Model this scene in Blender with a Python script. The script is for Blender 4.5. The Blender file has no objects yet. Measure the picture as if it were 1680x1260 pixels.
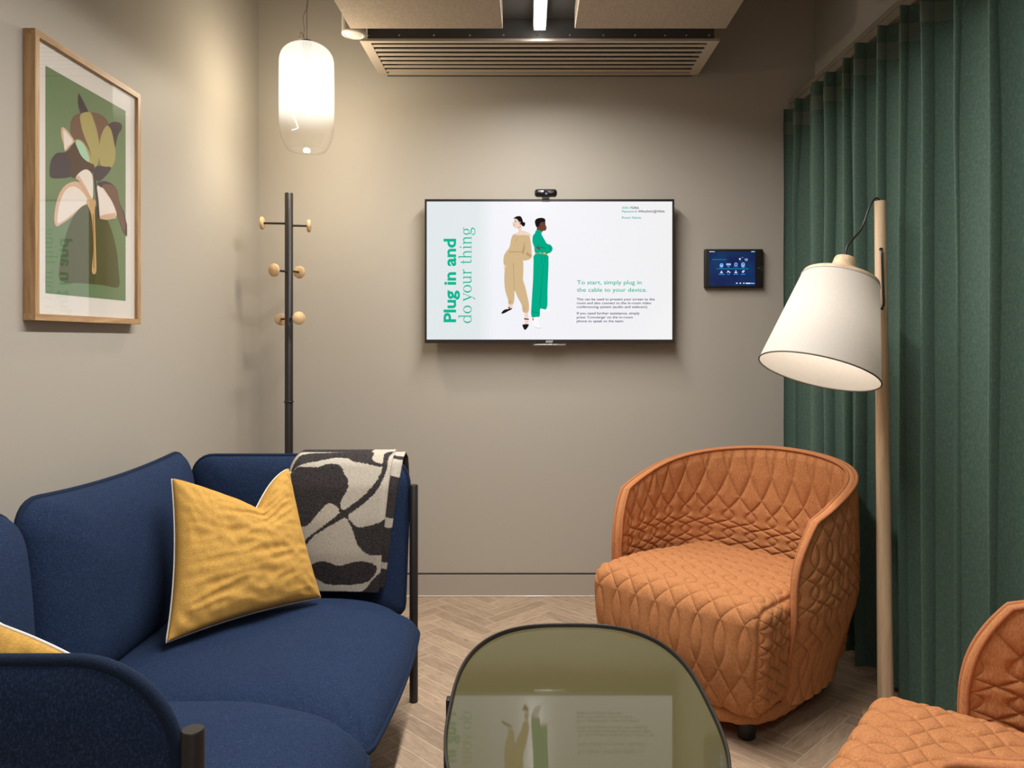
import bpy, math
import numpy as np
from mathutils import Vector, Matrix, noise as mnoise

sc = bpy.context.scene
C = sc.collection
PI = math.pi

# ------------------------------------------------------------------ camera, world, exposure
HC = 1.15                     # camera height
F = 1248.0                    # focal length in pixels of the 1680x1260 frame
VX, VY = 868.0, 558.0         # vanishing point of the depth direction
cam_d = bpy.data.cameras.new('camera')
cam = bpy.data.objects.new('camera', cam_d); C.objects.link(cam)
cam.location = (0, 0, HC); cam.rotation_euler = (PI/2, 0, 0)
cam_d.sensor_width = 36; cam_d.lens = 36*F/1680
cam_d.shift_x = -(VX-840)/1680; cam_d.shift_y = -(630-VY)/1680
cam_d.clip_start = 0.02
sc.camera = cam
w = bpy.data.worlds.new('world'); sc.world = w; w.use_nodes = True
w.node_tree.nodes['Background'].inputs[0].default_value = (0.9, 0.8, 0.7, 1)
w.node_tree.nodes['Background'].inputs[1].default_value = 0.02
sc.view_settings.view_transform = 'Standard'; sc.view_settings.look = 'None'
sc.view_settings.gamma = 1; sc.view_settings.exposure = 0.28
sc.view_settings.use_curve_mapping = False

LED_STRENGTH = 11.0
LED_W = 40.0
PENDANT_W = 17.0
FLOOR_LAMP_W = 1.5
REAR_W = 16.0

def area_light(name, loc, rot, sx, sy, power, col):
    l = bpy.data.lights.new(name, 'AREA'); l.shape = 'RECTANGLE'; l.size = sx; l.size_y = sy
    l.energy = power; l.color = col
    o = bpy.data.objects.new(name, l); C.objects.link(o); o.location = loc; o.rotation_euler = rot
    return o
area_light('rear_fill_light', (0.05, -0.90, 2.72), (0, 0, 0), 1.5, 0.5, REAR_W, (1.0, 0.93, 0.86))  # unseen fill light, added behind the camera to lift the room

led_l = area_light('strip_light_beam', (0.041, 1.88, 2.3452), (0, 0, 0), 0.043, 2.11, LED_W, (1.0, 0.965, 0.92))
led_l.data.spread = math.radians(160)

WL, WR, WB, WF, CZ = -1.216, 1.285, 3.42, -1.3, 2.95      # room planes

def at(px, py, Y=None, X=None, Z=None):
    """point of the place seen at a pixel of the photograph, on a plane of the room"""
    if X is not None: s = (px-VX)/X
    elif Z is not None: s = (VY-py)/(Z-HC)
    else: s = F/Y
    return Vector(((px-VX)/s, F/s, HC+(VY-py)/s))

# ------------------------------------------------------------------ material helpers
def lin(c):
    c = c/255.0
    return c/12.92 if c <= 0.04045 else ((c+0.055)/1.055)**2.4
def rgb(r, g, b): return (lin(r), lin(g), lin(b), 1)

def new_mat(name):
    m = bpy.data.materials.new(name); m.use_nodes = True
    return m, m.node_tree.nodes, m.node_tree.links, m.node_tree.nodes['Principled BSDF']

def N(nodes, t, **kw):
    n = nodes.new(t)
    for k, v in kw.items(): setattr(n, k, v)
    return n

def simple(name, col, rough=0.6, metal=0.0, spec=0.5, bump=0.0, bscale=400, var=0.0, vscale=30, sheen=0.0):
    m, nd, lk, p = new_mat(name)
    p.inputs['Base Color'].default_value = col; p.inputs['Roughness'].default_value = rough
    p.inputs['Metallic'].default_value = metal; p.inputs['Specular IOR Level'].default_value = spec
    tc = N(nd, 'ShaderNodeTexCoord')
    if sheen:
        p.inputs['Sheen Weight'].default_value = sheen; p.inputs['Sheen Roughness'].default_value = 0.5
        p.inputs['Sheen Tint'].default_value = col
    if var:
        n = N(nd, 'ShaderNodeTexNoise'); n.inputs['Scale'].default_value = vscale; n.inputs['Detail'].default_value = 4
        lk.new(tc.outputs['Object'], n.inputs['Vector'])
        mx = N(nd, 'ShaderNodeMix', data_type='RGBA')
        mx.inputs[6].default_value = tuple(c*(1-var) for c in col[:3])+(1,)
        mx.inputs[7].default_value = tuple(min(1, c*(1+var)) for c in col[:3])+(1,)
        lk.new(n.outputs['Fac'], mx.inputs[0]); lk.new(mx.outputs[2], p.inputs['Base Color'])
    if bump:
        n = N(nd, 'ShaderNodeTexNoise'); n.inputs['Scale'].default_value = bscale; n.inputs['Detail'].default_value = 3
        lk.new(tc.outputs['Object'], n.inputs['Vector'])
        b = N(nd, 'ShaderNodeBump'); b.inputs['Strength'].default_value = bump; b.inputs['Distance'].default_value = 0.002
        lk.new(n.outputs['Fac'], b.inputs['Height']); lk.new(b.outputs['Normal'], p.inputs['Normal'])
    return m

def emis(name, col, strength=1.0):
    m, nd, lk, p = new_mat(name)
    nd.remove(p)
    e = N(nd, 'ShaderNodeEmission'); e.inputs[0].default_value = col; e.inputs[1].default_value = strength
    lk.new(e.outputs[0], nd['Material Output'].inputs[0])
    return m

def fabric(name, cols, weave=900, fleck=260, bump=0.35, sheen=0.3, rough=0.9, streak=None):
    """melange cloth: two or three yarn colours mixed by fine noise"""
    m, nd, lk, p = new_mat(name)
    p.inputs['Roughness'].default_value = rough; p.inputs['Specular IOR Level'].default_value = 0.2
    p.inputs['Sheen Weight'].default_value = sheen; p.inputs['Sheen Roughness'].default_value = 0.45
    p.inputs['Sheen Tint'].default_value = cols[-1]
    tc = N(nd, 'ShaderNodeTexCoord')
    n = N(nd, 'ShaderNodeTexNoise'); n.inputs['Scale'].default_value = fleck; n.inputs['Detail'].default_value = 5
    n.inputs['Roughness'].default_value = 0.7
    src = tc.outputs['Object']
    if streak:
        mp = N(nd, 'ShaderNodeMapping'); mp.inputs['Scale'].default_value = streak
        lk.new(src, mp.inputs['Vector']); src = mp.outputs['Vector']
    lk.new(src, n.inputs['Vector'])
    r = N(nd, 'ShaderNodeValToRGB')
    r.color_ramp.elements[0].position = 0.36; r.color_ramp.elements[1].position = 0.66
    r.color_ramp.elements[0].color = cols[0]; r.color_ramp.elements[1].color = cols[-1]
    if len(cols) > 2:
        e = r.color_ramp.elements.new(0.52); e.color = cols[1]
    lk.new(n.outputs['Fac'], r.inputs[0]); lk.new(r.outputs[0], p.inputs['Base Color'])
    n2 = N(nd, 'ShaderNodeTexNoise'); n2.inputs['Scale'].default_value = weave; n2.inputs['Detail'].default_value = 2
    lk.new(src, n2.inputs['Vector'])
    b = N(nd, 'ShaderNodeBump'); b.inputs['Strength'].default_value = bump; b.inputs['Distance'].default_value = 0.002
    lk.new(n2.outputs['Fac'], b.inputs['Height']); lk.new(b.outputs['Normal'], p.inputs['Normal'])
    return m

def wood(name, c1, c2, axis=2, scale=1.0, rough=0.45):
    m, nd, lk, p = new_mat(name)
    tc = N(nd, 'ShaderNodeTexCoord'); mp = N(nd, 'ShaderNodeMapping')
    s = [22*scale]*3; s[axis] = 1.6*scale
    mp.inputs['Scale'].default_value = s
    lk.new(tc.outputs['Object'], mp.inputs['Vector'])
    n = N(nd, 'ShaderNodeTexNoise'); n.inputs['Scale'].default_value = 3.0; n.inputs['Detail'].default_value = 8
    n.inputs['Roughness'].default_value = 0.62; n.inputs['Distortion'].default_value = 0.8
    lk.new(mp.outputs['Vector'], n.inputs['Vector'])
    r = N(nd, 'ShaderNodeValToRGB'); r.color_ramp.elements[0].position = 0.33; r.color_ramp.elements[1].position = 0.66
    r.color_ramp.elements[0].color = c1; r.color_ramp.elements[1].color = c2
    lk.new(n.outputs['Fac'], r.inputs[0]); lk.new(r.outputs[0], p.inputs['Base Color'])
    p.inputs['Roughness'].default_value = rough
    b = N(nd, 'ShaderNodeBump'); b.inputs['Strength'].default_value = 0.12; b.inputs['Distance'].default_value = 0.002
    lk.new(n.outputs['Fac'], b.inputs['Height']); lk.new(b.outputs['Normal'], p.inputs['Normal'])
    return m

def floor_material():
    """herringbone oak boards, laid at 45 degrees to the room: board 0.0635 x 0.3175 m"""
    m, nd, lk, p = new_mat('herringbone_oak')
    def math_(op, a, b=None, c=None):
        n = N(nd, 'ShaderNodeMath', operation=op)
        for i, v in enumerate((a, b, c)):
            if v is None: continue
            if isinstance(v, (int, float)): n.inputs[i].default_value = v
            else: lk.new(v, n.inputs[i])
        return n.outputs[0]
    g = N(nd, 'ShaderNodeNewGeometry'); sp = N(nd, 'ShaderNodeSeparateXYZ'); lk.new(g.outputs['Position'], sp.inputs[0])
    X, Y = sp.outputs[0], sp.outputs[1]
    W = 0.0635; n_ = 5; q = 1/(math.sqrt(2)*W)
    a = math_('SUBTRACT', math_('MULTIPLY', math_('ADD', X, Y), q), 2.0935/W)
    b = math_('SUBTRACT', math_('MULTIPLY', math_('SUBTRACT', Y, X), q), 1.015/W)
    i, j = math_('FLOOR', a), math_('FLOOR', b)
    k = math_('FLOORED_MODULO', math_('SUBTRACT', i, j), 2*n_)
    hor = math_('LESS_THAN', k, n_-0.5)
    # board running along a
    la_h = math_('SUBTRACT', a, math_('SUBTRACT', i, k)); lb_h = math_('SUBTRACT', b, j)
    # board running along b
    back = math_('SUBTRACT', 2*n_-1, k)
    j0 = math_('SUBTRACT', j, back)
    la_v = math_('SUBTRACT', b, j0); lb_v = math_('SUBTRACT', a, i)
    def mixf(f, x, y):
        n = N(nd, 'ShaderNodeMix', data_type='FLOAT'); lk.new(f, n.inputs[0]); lk.new(x, n.inputs[2]); lk.new(y, n.inputs[3]); return n.outputs[0]
    L = mixf(hor, la_v, la_h); T = mixf(hor, lb_v, lb_h)
    id1 = mixf(hor, i, math_('SUBTRACT', i, k)); id2 = mixf(hor, j0, j)
    idv = N(nd, 'ShaderNodeCombineXYZ'); lk.new(id1, idv.inputs[0]); lk.new(id2, idv.inputs[1]); lk.new(hor, idv.inputs[2])
    wn = N(nd, 'ShaderNodeTexWhiteNoise', noise_dimensions='3D'); lk.new(idv.outputs[0], wn.inputs['Vector'])
    dT = math_('MINIMUM', T, math_('SUBTRACT', 1.0, T)); dL = math_('MINIMUM', L, math_('SUBTRACT', n_, L))
    d = math_('MINIMUM', dT, dL)
    seam = math_('LESS_THAN', d, 0.016)
    # grain
    gv = N(nd, 'ShaderNodeCombineXYZ'); lk.new(math_('MULTIPLY', L, 0.45), gv.inputs[0]); lk.new(math_('MULTIPLY', T, 3.0), gv.inputs[1])
    lk.new(math_('MULTIPLY', wn.outputs['Value'], 60.0), gv.inputs[2])
    gn = N(nd, 'ShaderNodeTexNoise'); gn.inputs['Scale'].default_value = 1.6; gn.inputs['Detail'].default_value = 7
    gn.inputs['Roughness'].default_value = 0.65; gn.inputs['Distortion'].default_value = 1.3
    lk.new(gv.outputs[0], gn.inputs['Vector'])
    r = N(nd, 'ShaderNodeValToRGB'); r.color_ramp.elements[0].position = 0.3; r.color_ramp.elements[1].position = 0.7
    r.color_ramp.elements[0].color = rgb(152, 128, 106); r.color_ramp.elements[1].color = rgb(190, 167, 143)
    lk.new(gn.outputs['Fac'], r.inputs[0])
    hs = N(nd, 'ShaderNodeHueSaturation'); lk.new(r.outputs[0], hs.inputs['Color'])
    lk.new(math_('ADD', math_('MULTIPLY', wn.outputs['Value'], 0.26), 0.85), hs.inputs['Value'])
    mx = N(nd, 'ShaderNodeMix', data_type='RGBA'); lk.new(seam, mx.inputs[0]); lk.new(hs.outputs[0], mx.inputs[6])
    mx.inputs[7].default_value = rgb(214, 198, 178)
    lk.new(mx.outputs[2], p.inputs['Base Color'])
    p.inputs['Roughness'].default_value = 0.5; p.inputs['Specular IOR Level'].default_value = 0.35
    bp = N(nd, 'ShaderNodeBump'); bp.inputs['Strength'].default_value = 0.25; bp.inputs['Distance'].default_value = 0.001
    lk.new(math_('SUBTRACT', gn.outputs['Fac'], seam), bp.inputs['Height']); lk.new(bp.outputs['Normal'], p.inputs['Normal'])
    return m

def fresnel2(nd, lk, ior):
    g = N(nd, 'ShaderNodeNewGeometry'); x = N(nd, 'ShaderNodeMix', data_type='FLOAT'); x.inputs[2].default_value = ior; x.inputs[3].default_value = 1/ior
    lk.new(g.outputs['Backfacing'], x.inputs[0]); f = N(nd, 'ShaderNodeFresnel'); lk.new(x.outputs[0], f.inputs[0]); return f

def pane_material(name, tint=(1, 1, 1, 1), ior=1.35, rough=0.0):
    m, nd, lk, p = new_mat(name); nd.remove(p)
    t = N(nd, 'ShaderNodeBsdfTransparent'); t.inputs[0].default_value = tint
    g = N(nd, 'ShaderNodeBsdfGlossy'); g.inputs['Roughness'].default_value = rough
    f = fresnel2(nd, lk, ior)
    mx = N(nd, 'ShaderNodeMixShader'); lk.new(f.outputs[0], mx.inputs[0]); lk.new(t.outputs[0], mx.inputs[1]); lk.new(g.outputs[0], mx.inputs[2])
    lk.new(mx.outputs[0], nd['Material Output'].inputs[0])
    return m

# ------------------------------------------------------------------ mesh helpers
class MB:
    """gathers shapes for ONE mesh"""
    def __init__(s): s.v = []; s.f = []; s.mi = []; s.m = 0; s.n = 0; s.sm = []
    def add(s, verts, faces, smooth=True):
        verts = np.asarray(verts, float).reshape(-1, 3)
        s.v.append(verts)
        for f in faces:
            s.f.append([int(i)+s.n for i in f]); s.mi.append(s.m); s.sm.append(smooth)
        s.n += len(verts)
        return s
    def grid(s, P, cu=False, cv=False, flip=False):
        P = np.asarray(P, float); nu, nv = P.shape[:2]; fs = []
        for i in range(nu if cu else nu-1):
            i2 = (i+1) % nu
            for j in range(nv if cv else nv-1):
                j2 = (j+1) % nv
                q = [i*nv+j, i2*nv+j, i2*nv+j2, i*nv+j2]
                fs.append(q[::-1] if flip else q)
        return s.add(P, fs)
    def tube(s, pts, r, n=10, closed=False, caps=True):
        pts = np.asarray(pts, float); m = len(pts)
        r = np.full(m, r) if np.isscalar(r) else np.asarray(r)
        if closed: T = np.roll(pts, -1, 0)-np.roll(pts, 1, 0)
        else: T = np.gradient(pts, axis=0)
        T /= np.linalg.norm(T, axis=1)[:, None]+1e-12
        a = np.array([0, 0, 1.0]) if abs(T[0][2]) < 0.9 else np.array([1.0, 0, 0])
        nrm = np.cross(T[0], a); nrm /= np.linalg.norm(nrm)
        P = np.zeros((m, n, 3)); th = np.linspace(0, 2*PI, n, endpoint=False)
        for i in range(m):
            nrm = nrm-T[i]*np.dot(nrm, T[i]); nrm /= np.linalg.norm(nrm)+1e-12
            bn = np.cross(T[i], nrm)
            P[i] = pts[i]+r[i]*(np.cos(th)[:, None]*nrm+np.sin(th)[:, None]*bn)
        s.grid(P, cu=closed, cv=True)
        if not closed and caps:
            s.add(P[0], [list(range(n))[::-1]], False); s.add(P[-1], [list(range(n))], False)
        return s
    def lathe(s, prof, n=48, origin=(0, 0, 0), M=None, smooth=True):
        prof = np.asarray(prof, float); th = np.linspace(0, 2*PI, n, endpoint=False)
        P = np.zeros((len(prof), n, 3))
        P[:, :, 0] = prof[:, 0:1]*np.cos(th); P[:, :, 1] = prof[:, 0:1]*np.sin(th); P[:, :, 2] = prof[:, 1:2]
        if M is not None: P = P@np.array(M.to_3x3()).T
        P = P+np.array(origin)
        return s.grid(P, cv=True, flip=True)
    def box(s, lo, hi, bev=0.0, M=None):
        lo, hi = np.array(lo, float), np.array(hi, float)
        if bev <= 0:
            v = np.array([[x, y, z] for x in (lo[0], hi[0]) for y in (lo[1], hi[1]) for z in (lo[2], hi[2])])
            f = [(0, 1, 3, 2), (4, 6, 7, 5), (0, 4, 5, 1), (2, 3, 7, 6), (0, 2, 6, 4), (1, 5, 7, 3)]
            if M is not None: v = v@np.array(M.to_3x3()).T+np.array(M.translation)
            return s.add(v, f, False)
        P, f = rounded_box(lo, hi, bev, 4)
        if M is not None: P = P@np.array(M.to_3x3()).T+np.array(M.translation)
        return s.add(P, f)
    def poly(s, pts):
        return s.add(pts, [list(range(len(pts)))], False)
    def build(s, name, mats, parent=None, off=None):
        me = bpy.data.meshes.new(name)
        V = np.concatenate(s.v) if s.v else np.zeros((0, 3))
        if off is not None: V = V-np.array(off)
        me.from_pydata(V.tolist(), [], s.f)
        for m in (mats if isinstance(mats, (list, tuple)) else [mats]): me.materials.append(m)
        me.polygons.foreach_set('material_index', s.mi)
        me.polygons.foreach_set('use_smooth', s.sm)
        me.update()
        o = bpy.data.objects.new(name, me); C.objects.link(o)
        if parent is not None: o.parent = parent
        return o

def rounded_box(lo, hi, r, seg=4, sub=None):
    """box with rounded edges; sub = spacing of extra vertices on flat faces"""
    def axis(a, b):
        base = [a+r*(1-math.cos(t*PI/2/seg)) for t in range(seg+1)]
        end = [b-r*(1-math.cos(t*PI/2/seg)) for t in range(seg, -1, -1)]
        mid = []
        if sub:
            k = max(1, int((b-a-2*r)/sub)); mid = [a+r+(b-a-2*r)*i/k for i in range(1, k)]
        return np.array(base+mid+end)
    ax = [axis(lo[i], hi[i]) for i in range(3)]
    V = []; Fc = []; n = 0
    lo2, hi2 = np.array(lo)+r, np.array(hi)-r
    for d in range(3):
        u, v = (d+1) % 3, (d+2) % 3
        for side, val in ((0, lo[d]), (1, hi[d])):
            U, W_ = np.meshgrid(ax[u], ax[v], indexing='ij')
            P = np.zeros(U.shape+(3,)); P[..., d] = val; P[..., u] = U; P[..., v] = W_
            q = np.clip(P, lo2, hi2); dd = P-q; L = np.linalg.norm(dd, axis=-1, keepdims=True)
            P = q+dd/np.maximum(L, 1e-9)*r
            nu, nv = U.shape
            for i in range(nu-1):
                for j in range(nv-1):
                    f = [n+i*nv+j, n+(i+1)*nv+j, n+(i+1)*nv+j+1, n+i*nv+j+1]
                    Fc.append(f if side else f[::-1])
            V.append(P.reshape(-1, 3)); n += nu*nv
    return np.concatenate(V), Fc

def weld(o, d=1e-5):
    import bmesh
    bm = bmesh.new(); bm.from_mesh(o.data); bmesh.ops.remove_doubles(bm, verts=bm.verts, dist=d)
    bm.to_mesh(o.data); bm.free(); return o

def thing(name, label, cat, loc=(0, 0, 0), rz=0.0, group=None):
    o = bpy.data.objects.new(name, None); C.objects.link(o); o.location = loc; o.rotation_euler = (0, 0, rz)
    o.empty_display_size = 0.1
    return tag(o, label, cat, group)
def tag(o, label, cat, group=None):
    o['label'] = label; o['category'] = cat
    if group: o['group'] = group
    return o
def struct(o): o['kind'] = 'structure'; return o

def sstep(x, a, b):
    t = np.clip((x-a)/(b-a), 0, 1); return t*t*(3-2*t)

def vnoise(P, scale, seed=0.0):
    P = np.asarray(P); flat = P.reshape(-1, 3)*scale+seed
    return np.array([mnoise.noise(Vector(p)) for p in flat]).reshape(P.shape[:-1])

# ------------------------------------------------------------------ materials
M = {}
M['wall'] = simple('taupe_wall_paint', rgb(181, 174, 163), 0.55, spec=0.3, bump=0.05, bscale=250)
M['skirt'] = simple('taupe_skirting_paint', rgb(176, 167, 156), 0.5, spec=0.35)
M['gap_shade'] = simple('painted_gap_shade', rgb(70, 62, 54), 0.8)  # dark colour stands in for the shade of the gap above the skirting
M['ceil'] = simple('ceiling_paint', rgb(120, 105, 88), 0.8)
M['floor'] = floor_material()
M['black'] = simple('black_powder_coat', rgb(34, 31, 30), 0.42, spec=0.5, bump=0.08, bscale=900)
M['gloss_black'] = simple('gloss_black_plastic', rgb(14, 14, 16), 0.22)
M['screen_off'] = simple('black_glass', rgb(5, 5, 7), 0.12)
M['blue'] = fabric('blue_wool', [rgb(22, 39, 52), rgb(32, 47, 82), rgb(50, 72, 100)], fleck=420, weave=700, bump=0.5, sheen=0.25, streak=(1, 1, 0.6))
M['blue_pipe'] = fabric('blue_piping_wool', [rgb(20, 33, 50), rgb(32, 46, 74)], fleck=420, weave=700, bump=0.4, sheen=0.2)
M['orange'] = fabric('rust_orange_cotton', [rgb(168, 112, 72), rgb(186, 125, 80), rgb(200, 141, 96)], fleck=300, weave=1400, bump=0.25, sheen=0.15, streak=(1, 1, 0.35))
M['orange_pipe'] = fabric('rust_orange_piping', [rgb(166, 106, 70), rgb(188, 122, 82)], fleck=260, weave=900, bump=0.25, sheen=0.1)
M['yellow'] = fabric('mustard_linen', [rgb(194, 148, 70), rgb(206, 160, 82), rgb(220, 178, 104)], fleck=200, weave=1500, bump=0.3, sheen=0.15, streak=(1, 1, 3))
M['white_pipe'] = fabric('white_piping_cord', [rgb(225, 222, 215), rgb(240, 238, 232)], bump=0.2)
M['curtain'] = fabric('green_curtain_cloth', [rgb(74, 96, 86), rgb(84, 106, 95), rgb(98, 120, 108)], fleck=420, weave=1500, bump=0.2, sheen=0.2, rough=0.85, streak=(1, 1, 0.25))
M['curtain_band'] = fabric('green_curtain_heading', [rgb(98, 112, 103), rgb(116, 128, 118)], fleck=160, streak=(1, 1, 3), sheen=0.1)
M['oak'] = wood('oiled_oak', rgb(150, 112, 72), rgb(196, 160, 116), axis=2)
M['oak_h'] = wood('oiled_oak_across', rgb(150, 112, 72), rgb(196, 160, 116), axis=1)
M['ash'] = wood('pale_ash', rgb(196, 166, 132), rgb(222, 196, 164), axis=2, rough=0.5)
M['peg'] = wood('pale_peg_wood', rgb(206, 168, 122), rgb(228, 194, 150), axis=2, scale=1.5)
M['panel'] = fabric('beige_acoustic_felt', [rgb(168, 152, 134), rgb(184, 170, 152)], fleck=180, weave=600, bump=0.35, sheen=0.05, streak=(1, 0.3, 1))
M['duct'] = simple('dark_grey_sheet_metal', rgb(92, 90, 88), 0.5, metal=0.3)
M['grille'] = simple('beige_grille_enamel', rgb(196, 182, 164), 0.45)
M['dark'] = simple('opening_shade', rgb(16, 13, 11), 0.9)  # near-black stands in for the shade inside the grille and cord holes
M['steel'] = simple('brushed_steel', rgb(190, 190, 190), 0.3, metal=0.9)
M['white_plastic'] = simple('white_plastic', rgb(222, 214, 202), 0.45)
M['grey_paint'] = simple('grey_window_frame_paint', rgb(150, 142, 132), 0.5)
M['corridor'] = simple('corridor_paint', rgb(150, 140, 128), 0.7)
M['led'] = emis('led_diffuser', (1.0, 0.955, 0.90, 1), LED_STRENGTH)

# ------------------------------------------------------------------ room shell
def slab(name, lo, hi, mat): return struct(MB().box(lo, hi).build(name, mat))
T_ = 0.12
slab('floor', (WL-T_, WF-T_, -0.1), (WR+1.4, WB+T_, 0), M['floor'])
slab('ceiling', (WL-T_, WF-T_, CZ), (WR+1.4, WB+T_, CZ+0.1), M['ceil'])
slab('wall_back', (WL-T_, WB, 0), (WR+1.4, WB+T_, CZ), M['wall'])
slab('wall_left', (WL-T_, WF-T_, 0), (WL, WB, CZ), M['wall'])
slab('wall_front', (WL, WF-T_, 0), (WR+1.4, WF, CZ), M['wall'])
slab('wall_right', (WR, WF, 2.31), (WR+T_, WB, CZ), M['wall'])           # wall above the glazed partition
slab('wall_corridor', (WR+1.3, WF, 0), (WR+1.4, WB, CZ), M['corridor'])
def skirting(name, a, b):
    # plain board; the shade of the gap above it is a dark strip
    m = MB()
    m.box(a, b, 0.0); o = m.build(name, M['skirt']); struct(o); return o
skirting('baseboard_back', (WL+0.012, WB-0.010, 0), (WR, WB, 0.096))
skirting('baseboard_left', (WL, WF, 0), (WL+0.012, WB-0.010, 0.096))
g = MB(); g.box((WL+0.004, WB-0.0025, 0.096), (WR, WB, 0.104)); struct(g.build('trim_1', M['gap_shade']))
g = MB(); g.box((WL, WF, 0.096), (WL+0.0025, WB-0.003, 0.104)); struct(g.build('trim_2', M['gap_shade']))
g = MB(); g.tube([(WL+0.01, WB-0.0115, 0.003), (WR, WB-0.0115, 0.003)], 0.0025, 6)
struct(g.build('trim_3', simple('pale_glossy_bead', rgb(225, 220, 212), 0.15, spec=0.9)))  # pale glossy line along the foot of the back skirting
# glazed partition behind the curtain
g = MB()
g.box((WR, WF, 2.24), (WR+0.07, WB, 2.31)); g.box((WR, WF, 0), (WR+0.07, WB, 0.10))
for y in (WF, -0.2, 0.95, 2.1, WB-0.06): g.box((WR+0.005, y, 0.10), (WR+0.065, y+0.06, 2.24))
g.box((WR+0.01, WF, 1.0), (WR+0.06, WB, 1.05))
win = struct(g.build('window_1', M['grey_paint']))
g = MB()
for y0, y1 in ((WF+.06, -.2), (-.14, .95), (1.01, 2.1), (2.16, WB-.06)):
    g.box((WR+0.03, y0, 0.10), (WR+0.036, y1, 1.0)); g.box((WR+0.03, y0, 1.05), (WR+0.036, y1, 2.24))
pane = g.build('pane', pane_material('partition_glass', (0.9, 0.93, 0.9, 1)), win)

# ------------------------------------------------------------------ ceiling equipment
GZ = 2.33
y0, y1 = 2.99, 3.37
gx0, gx1 = -0.665, 0.748
vent = thing('air_vent', 'long beige slotted air grille under a dark metal duct above the television', 'air vent', ((gx0+gx1)/2, (y0+y1)/2, GZ))
off = vent.location
m = MB(); m.box((-0.635, y0, GZ+0.004), (0.728, y0+.008, GZ+0.26)); m.box((-0.635, y0+.008, GZ+0.004), (-.627, WB-.002, GZ+0.26)); m.box((.720, y0+.008, GZ+0.004), (.728, WB-.002, GZ+0.26)); m.box((-.627, y0+.008, GZ+0.252), (.720, WB-.002, GZ+0.26)); m.box((-.627, y1-.01, GZ+0.004), (.720, WB-.002, GZ+0.252)); m.build('duct', M['duct'], vent, off)
m = MB(); bw = 0.028
zb, zt = GZ-0.006, GZ+0.004
m.box((gx0, y0-0.004, zb), (gx1, y0+bw*0.6, zt), 0); m.box((gx0, y1-bw*0.6, zb), (gx1, y1, zt), 0)
m.box((gx0, y0+bw*0.6, zb), (gx0+bw+.012, y1-bw*0.6, zt), 0); m.box((gx1-bw-.012, y0+bw*0.6, zb), (gx1, y1-bw*0.6, zt), 0)
m.build('grille_frame', M['grille'], vent, off)
m = MB(); m.box((-.626, y0+.009, GZ+0.07), (.719, y1-.011, GZ+0.076)); m.build('shade_plate', M['dark'], vent, off)
ns = 7; a0, a1 = y0+bw*.6, y1-bw*.6; pitch = (a1-a0)/(ns+0.4)
for k in range(ns):
    yc = a0+pitch*(k+0.7)
    m = MB(); m.box((gx0+bw, yc-pitch*0.22, GZ-0.005), (gx1-bw, yc+pitch*0.22, GZ-0.001)); m.build('slat', M['grille'], vent, off)
for px in (604, 655, 712, 771, 826, 881, 935, 990, 1042, 1091, 1126, 1163):
    x = (px-VX)/417.0
    m = MB(); Mx = Matrix.Rotation(PI/2, 4, 'X')
    m.lathe([(0, 0.003), (0.003, 0.002), (0.004, 0), (0.004, -0.002)], 10, (x, y0-0.001, GZ+0.018), Mx); m.build('screw', M['steel'], vent, off)

raft = MB().box((-0.62, 0.0, 2.41), (0.70, 2.985, 2.44)).build('ceiling_raft', M['duct'])
tag(raft, 'dark grey metal ceiling tray seen in the gap between the felt panels', 'ceiling tray')
for (xa, xb, lab) in ((-0.668, -0.098, 'beige felt acoustic ceiling panel left of the strip light'),
                      (0.170, 0.736, 'beige felt acoustic ceiling panel right of the strip light')):
    t = thing('acoustic_panel', lab, 'ceiling panel', ((xa+xb)/2, 1.5, 2.31), 0, 'felt ceiling panels')
    m = MB(); m.box((xa, 0.2, 2.312), (xb, 2.84, 2.395), 0.004); m.build('felt_board', M['panel'], t, t.location)
    for yy in (0.6, 1.6, 2.6):
        m = MB(); m.box(((xa+xb)/2-.03, yy-.03, 2.395), ((xa+xb)/2+.03, yy+.03, 2.4095)); m.build('spacer', M['duct'], t, t.location)
led = thing('strip_light', 'bright white linear strip light between the two ceiling panels', 'ceiling light', (0.041, 1.5, 2.31))
m = MB(); m.box((0.016, 0.25, 2.358), (0.066, 2.94, 2.4095)); m.build('housing', M['duct'], led, led.location)
m = MB(); m.box((0.0195, 0.26, 2.346), (0.0625, 2.935, 2.358)); m.build('diffuser', M['led'], led, led.location)
# round ceiling sensor on the left end of the duct
cx = (581-VX)/424.0
sp_ = thing('ceiling_speaker', 'round off-white ceiling speaker at the left end of the air duct', 'speaker', (cx, 2.94, 2.33))
m = MB(); m.lathe([(0.046, 0.10), (0.046, 0.012), (0.047, 0.006), (0.046, 0), (0.036, -0.004)], 40, (cx, 2.94, 2.33)); m.build('housing', M['white_plastic'], sp_, sp_.location)
m = MB(); m.lathe([(0.036, -0.004), (0.034, -0.001), (0.030, -0.003), (0.022, -0.006), (0, -0.007)], 40, (cx, 2.94, 2.33)); m.build('grille', M['white_plastic'], sp_, sp_.location)
m = MB(); m.box((cx+0.03, 2.93, 2.40), (cx+0.10, 2.96, 2.43)); m.build('bracket', M['duct'], sp_, sp_.location)

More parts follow.
